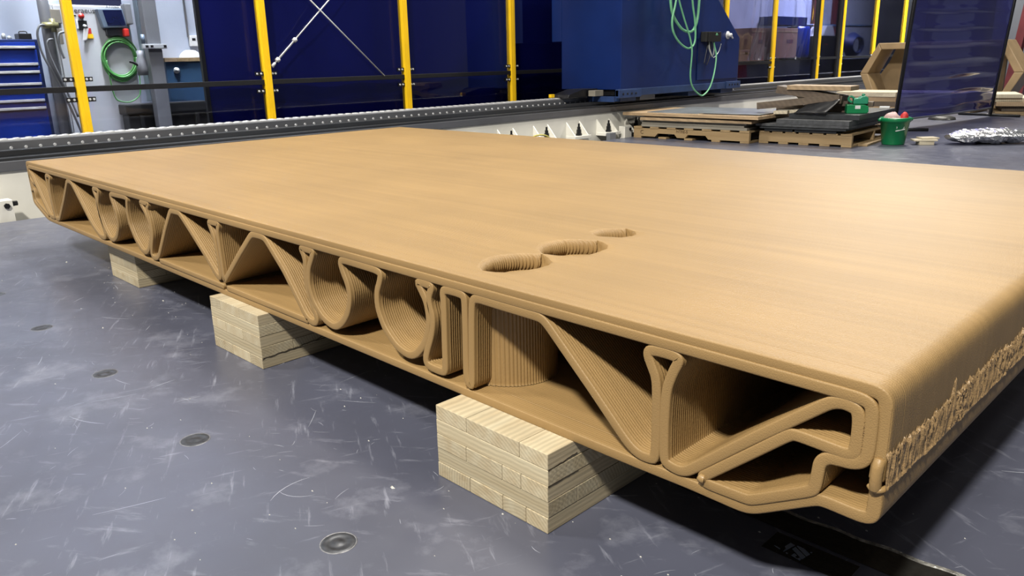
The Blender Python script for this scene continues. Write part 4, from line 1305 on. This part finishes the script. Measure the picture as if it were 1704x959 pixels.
link('bucket_text', text_mesh('HILO', .034, Vector(c) + nrm_ * .124 - d * .04 + Vector((0, 0, .165)), d, (0, 0, 1)), M_label, bk)
MB().tube([Vector(c) + nrm_ * .122 + d * a_ + Vector((0, 0, .150 + .010 * a_ / .05)) for a_ in (-.045, -.01, .02, .045)], .005, 6, 3).build('bucket_text', M_label, bk)
def rag(name, ctr, rx, rz, material, label, seed):
    V, F = [], []
    n, mm = 20, 12
    for j in range(mm):
        for i in range(n):
            th, phi = math.pi * j / (mm - 1), 2 * math.pi * i / n
            k = 1 + .18 * noise.noise((math.cos(phi) * 1.5 + seed, math.sin(phi) * 1.5, th * 1.5))
            V.append((ctr[0] + rx * k * math.sin(th) * math.cos(phi), ctr[1] + rx * k * math.sin(th) * math.sin(phi), ctr[2] + rz * k * math.cos(th)))
    for j in range(mm - 1):
        for i in range(n):
            F.append((j * n + i, (j + 1) * n + i, (j + 1) * n + (i + 1) % n, j * n + (i + 1) % n))
    return meta(MB().add(V, F).build(name, material, None, smooth=True), label, 'rag')
rag('rag', Vector(c) - d * .035 + Vector((0, 0, .255)), .072, .062, M_rag, 'crumpled pinkish white rag in the green bucket', 1)
rag('rag', Vector(c) + d * .086 + Vector((0, 0, .258)), .038, .058, M_red, 'bright red rag in the green bucket', 5)

# wood offcuts on the floor right of the bucket
Ro = frame_rot(-2.45, 7.33, .68)
board('wood_offcut', 'small pale wood block at the bottom of the offcut pile', 'offcut', M_pale, Ro, .03, .17, -.06, .04, .001, .036)
board('wood_offcut', 'flat pale wood piece lying across the small block', 'offcut', M_pale, frame_rot(-2.45, 7.33, .62), -.02, .20, -.06, .06, .037, .053)
board('wood_offcut', 'thin topmost wood piece of the small offcut pile', 'offcut', M_pale, frame_rot(-2.42, 7.38, .80), .0, .17, -.06, .07, .054, .068)

# silver bag on the floor
V, F = [], []
nu, nv = 60, 28
ax = Vector((.70, .714, 0))
ay = Vector((-.714, .70, 0))
c0 = Vector((-2.20, 7.50, 0)) 
for j in range(nu):
    for i in range(nv):
        u, v = j / (nu - 1), 2 * math.pi * i / nv
        L = .0 + .86 * u
        pr = (math.sin(math.pi * min(1, max(0, u * .96 + .02))) ** .38)
        a = .17 * pr * math.cos(v) 
        b = .075 + .068 * pr * math.sin(v) * (1 if math.sin(v) > 0 else 1.05)
        wr = .020 * noise.noise((u * 9, math.cos(v) * 2, math.sin(v) * 2)) + .010 * noise.noise((u * 26, math.cos(v) * 5, math.sin(v) * 5))
        p = c0 + ax * L + ay * (a + wr) + Vector((0, 0, max(.002, b + wr * pr)))
        V.append(p)
for j in range(nu - 1):
    for i in range(nv):
        F.append((j * nv + i, (j + 1) * nv + i, (j + 1) * nv + (i + 1) % nv, j * nv + (i + 1) % nv))
F += [tuple(range(nv))[::-1], tuple(range((nu - 1) * nv, nu * nv))]
me = MB().add(V, F).mesh('foil_bag')
me.materials.append(M_foil)
me.materials.append(M_bagwhite)
for p in me.polygons:
    if p.normal.z > .55 and p.center.z > .09: p.material_index = 1
fb = link('foil_bag', me, M_foil, None, False)
meta(fb, 'crinkled silver and white plastic bag lying on the floor at far right', 'bag')

# ------------------------------------------------------------------ blue welding screen on a black frame
sc = thing('welding_screen', 'blue vinyl welding screen on a thin black stand', 'screen', (-3.0, 10.0, 0))
A0, A1 = Vector((-3.147, 8.69, .03)), Vector((-3.02, 8.76, 3.0))
B0, B1 = Vector((-2.868, 11.45, .03)), Vector((-2.70, 11.50, 3.0))
for a, b in ((A0, A1), (B0, B1)):
    MB().cyl(a, b, .022, .022, 10).build('stand_pole', M_black, sc, smooth=True)
MB().cyl(A0.lerp(A1, .985), B0.lerp(B1, .985), .018, .018, 10).build('top_bar', M_black, sc, smooth=True)
MB().cyl((-3.30, 8.55, .018), (-2.807, 8.821, .018), .018, .018, 8).build('stand_foot', M_black, sc, smooth=True)
MB().cyl((-3.30, 11.56, .018), (-2.50, 11.42, .018), .018, .018, 8).build('stand_foot', M_black, sc, smooth=True)
nu, nv = 60, 90
V = []
for j in range(nu):
    for i in range(nv):
        u, v = j / (nu - 1), i / (nv - 1)
        a, b = A0.lerp(A1, .03 + .95 * v), B0.lerp(B1, .03 + .95 * v)
        p = a.lerp(b, .012 + .976 * u)
        fold = .030 * abs(math.sin(v * 46 + .5 * noise.noise((u * 2, v * 3, 0)))) ** 16
        sag = .05 * noise.noise((u * 2.2, v * 3.2, 7)) + .006 * noise.noise((u * 7, v * 6, 3))
        low = .10 * math.exp(-v * 9) * math.sin(math.pi * u) * noise.noise((u * 3, v * 9, 11))
        p = p + Vector((1, -.1, 0)) * ((fold + sag) * math.sin(math.pi * min(1, max(0, u))) ** .5 + low)
        V.append(p)
MB().add(V, [(j * nv + i, (j + 1) * nv + i, (j + 1) * nv + i + 1, j * nv + i + 1) for j in range(nu - 1) for i in range(nv - 1)]).build('vinyl_sheet', M_vinyl, sc, smooth=True)
MB().tube([A0.lerp(A1, .03) , A0.lerp(B0, .5) + Vector((.02, 0, .085)), B0.lerp(B1, .03)], .012, 8, 6).build('sheet_hem', M_column, sc, smooth=True)
t = MB().lathe([(0, .05), (.1, .05), (.16, .03), (.17, .0)], (-3.22, 10.6, .001), 16).build('black_bag', M_case, None, smooth=True)
meta(t, 'black crumpled bag on the floor under the blue screen', 'bag')

# ------------------------------------------------------------------ printed hexagon frame and plank stacks behind the screen
HY = 12.85
outer = [(-5.283, .545), (-5.024, .002), (-3.13, .002), (-2.862, .554), (-3.161, 1.031), (-5.024, 1.031)]
inner = [(-5.155, .545), (-4.97, .12), (-3.18, .12), (-2.993, .554), (-3.217, .928), (-4.968, .928)]
fr_ = thing('printed_hexagon', 'large brown printed hexagonal frame standing behind the blue screen', 'frame', (-4.1, HY, 0))
for k in range(6):
    a, b, c_, d_ = outer[k], outer[(k + 1) % 6], inner[(k + 1) % 6], inner[k]
    MB().prism([a, b, c_, d_], lambda p_, q_, dd: (p_, dd, q_), HY + .55, HY).build('frame_side', M_hex, fr_, .012)
MB().prism([(-5.12, .05), (-3.25, .05), (-3.25, .95), (-4.92, .97), (-5.02, .72), (-5.16, .50)], lambda p_, q_, dd: (p_, dd, q_), HY + .62, HY + .551).build('back_plate', M_hex, fr_)
rp = random.Random(9)
z = .002
for li, (h_, mt, lay) in enumerate(((.07, M_plyx, 'bottom'), (.07, M_oldx, 'second'), (.07, M_plyx, 'third'), (.07, M_pale, 'topmost'))):
    x = -5.24 + rp.uniform(0, .12)
    for i in range(2):
        L = .95 + rp.uniform(-.05, .05)
        board('long_plank', '%s plank in the stack before the hexagon, %s end' % (lay, ('left', 'right')[i]), 'plank', mt, frame_rot(x, 11.85, rp.uniform(-.02, .02)), 0, L, 0, .8, z, z + h_)
        x += L + .03
    z += h_ + .002
zz = .002
for i, (x0, x1, y0, h_, mt) in enumerate(((-2.80, -1.9, 12.6, .05, M_piney), (-2.75, -1.95, 12.7, .07, M_oldx), (-2.80, -2.1, 12.6, .055, M_plyx), (-2.86, -2.2, 12.65, .05, M_pale), (-2.86, -2.5, 12.6, .05, M_pale))):
    board('short_plank', ('lowest wide board', 'dark second board', 'tan third board', 'pale fourth board', 'short topmost board')[i] + ' of the stack right of the blue screen', 'plank', mt, frame_rot(x0 - .05, y0 - 1.0, .35), 0, x1 - x0, 0, .8, zz, zz + h_)
    zz += h_ + .003
# dark machinery and maroon frame at far right
mr_ = thing('maroon_frame', 'maroon steel frame rising behind the screen at far right', 'frame', (-3.8, 16.5, 0))
MB().prism([(-3.93, 0), (-3.80, 0), (-3.60, 2.2), (-3.73, 2.2)], lambda a, b, d: (a, d, b), 16.3, 16.1).build('frame_post', M_maroon, mr_)
MB().prism([(-3.74, 0), (-3.64, 0), (-3.44, 2.2), (-3.54, 2.2)], lambda a, b, d: (a, d, b), 16.5, 16.3).build('frame_post', M_maroon, mr_)
db = thing('dark_machine', 'large dark grey machine block in the far right background', 'machine', (-3.0, 18, 0))
bx('machine_body', M_wallfar, -4.6, -2.0, 17.5, 19.5, 0, 3.2, db, .03)
bx('machine_shelf', M_black, -3.75, -2.2, 17.2, 17.49, 1.22, 1.27, db, .01)
bx('machine_part', M_lam, -3.9, -3.55, 16.8, 17.0, 1.02, 1.22, db, .01)

# things of one kind share a group
GROUPS = {'pallet': 'wooden pallets on the floor', 'black_slab': 'black and grey slabs on the right pallet', 'laminate_board': 'boards on the left pallet',
          'plywood_sheet': 'plywood sheets on the left pallet', 'metal_sheet': 'grey sheets on the plywood', 'lumber_beam': 'timbers of the scrap pile',
          'lumber_offcut': 'offcuts in the scrap pile', 'wood_offcut': 'offcuts right of the bucket', 'long_plank': 'planks before the hexagon',
          'short_plank': 'planks right of the blue screen', 'cardboard_box': 'boxes on the shelf', 'rag': 'rags in the bucket',
          'spray_nozzle': 'fittings on the tool chest', 'bed_bracket': 'white brackets on the floor edge', 'clamp_block': 'grey clamp blocks on the floor edge',
          'wall_upright': 'maroon uprights on the wall'}
for o in bpy.data.objects:
    b = o.name.split('.')[0]
    if o.parent is None and b in GROUPS:
        o['group'] = GROUPS[b]
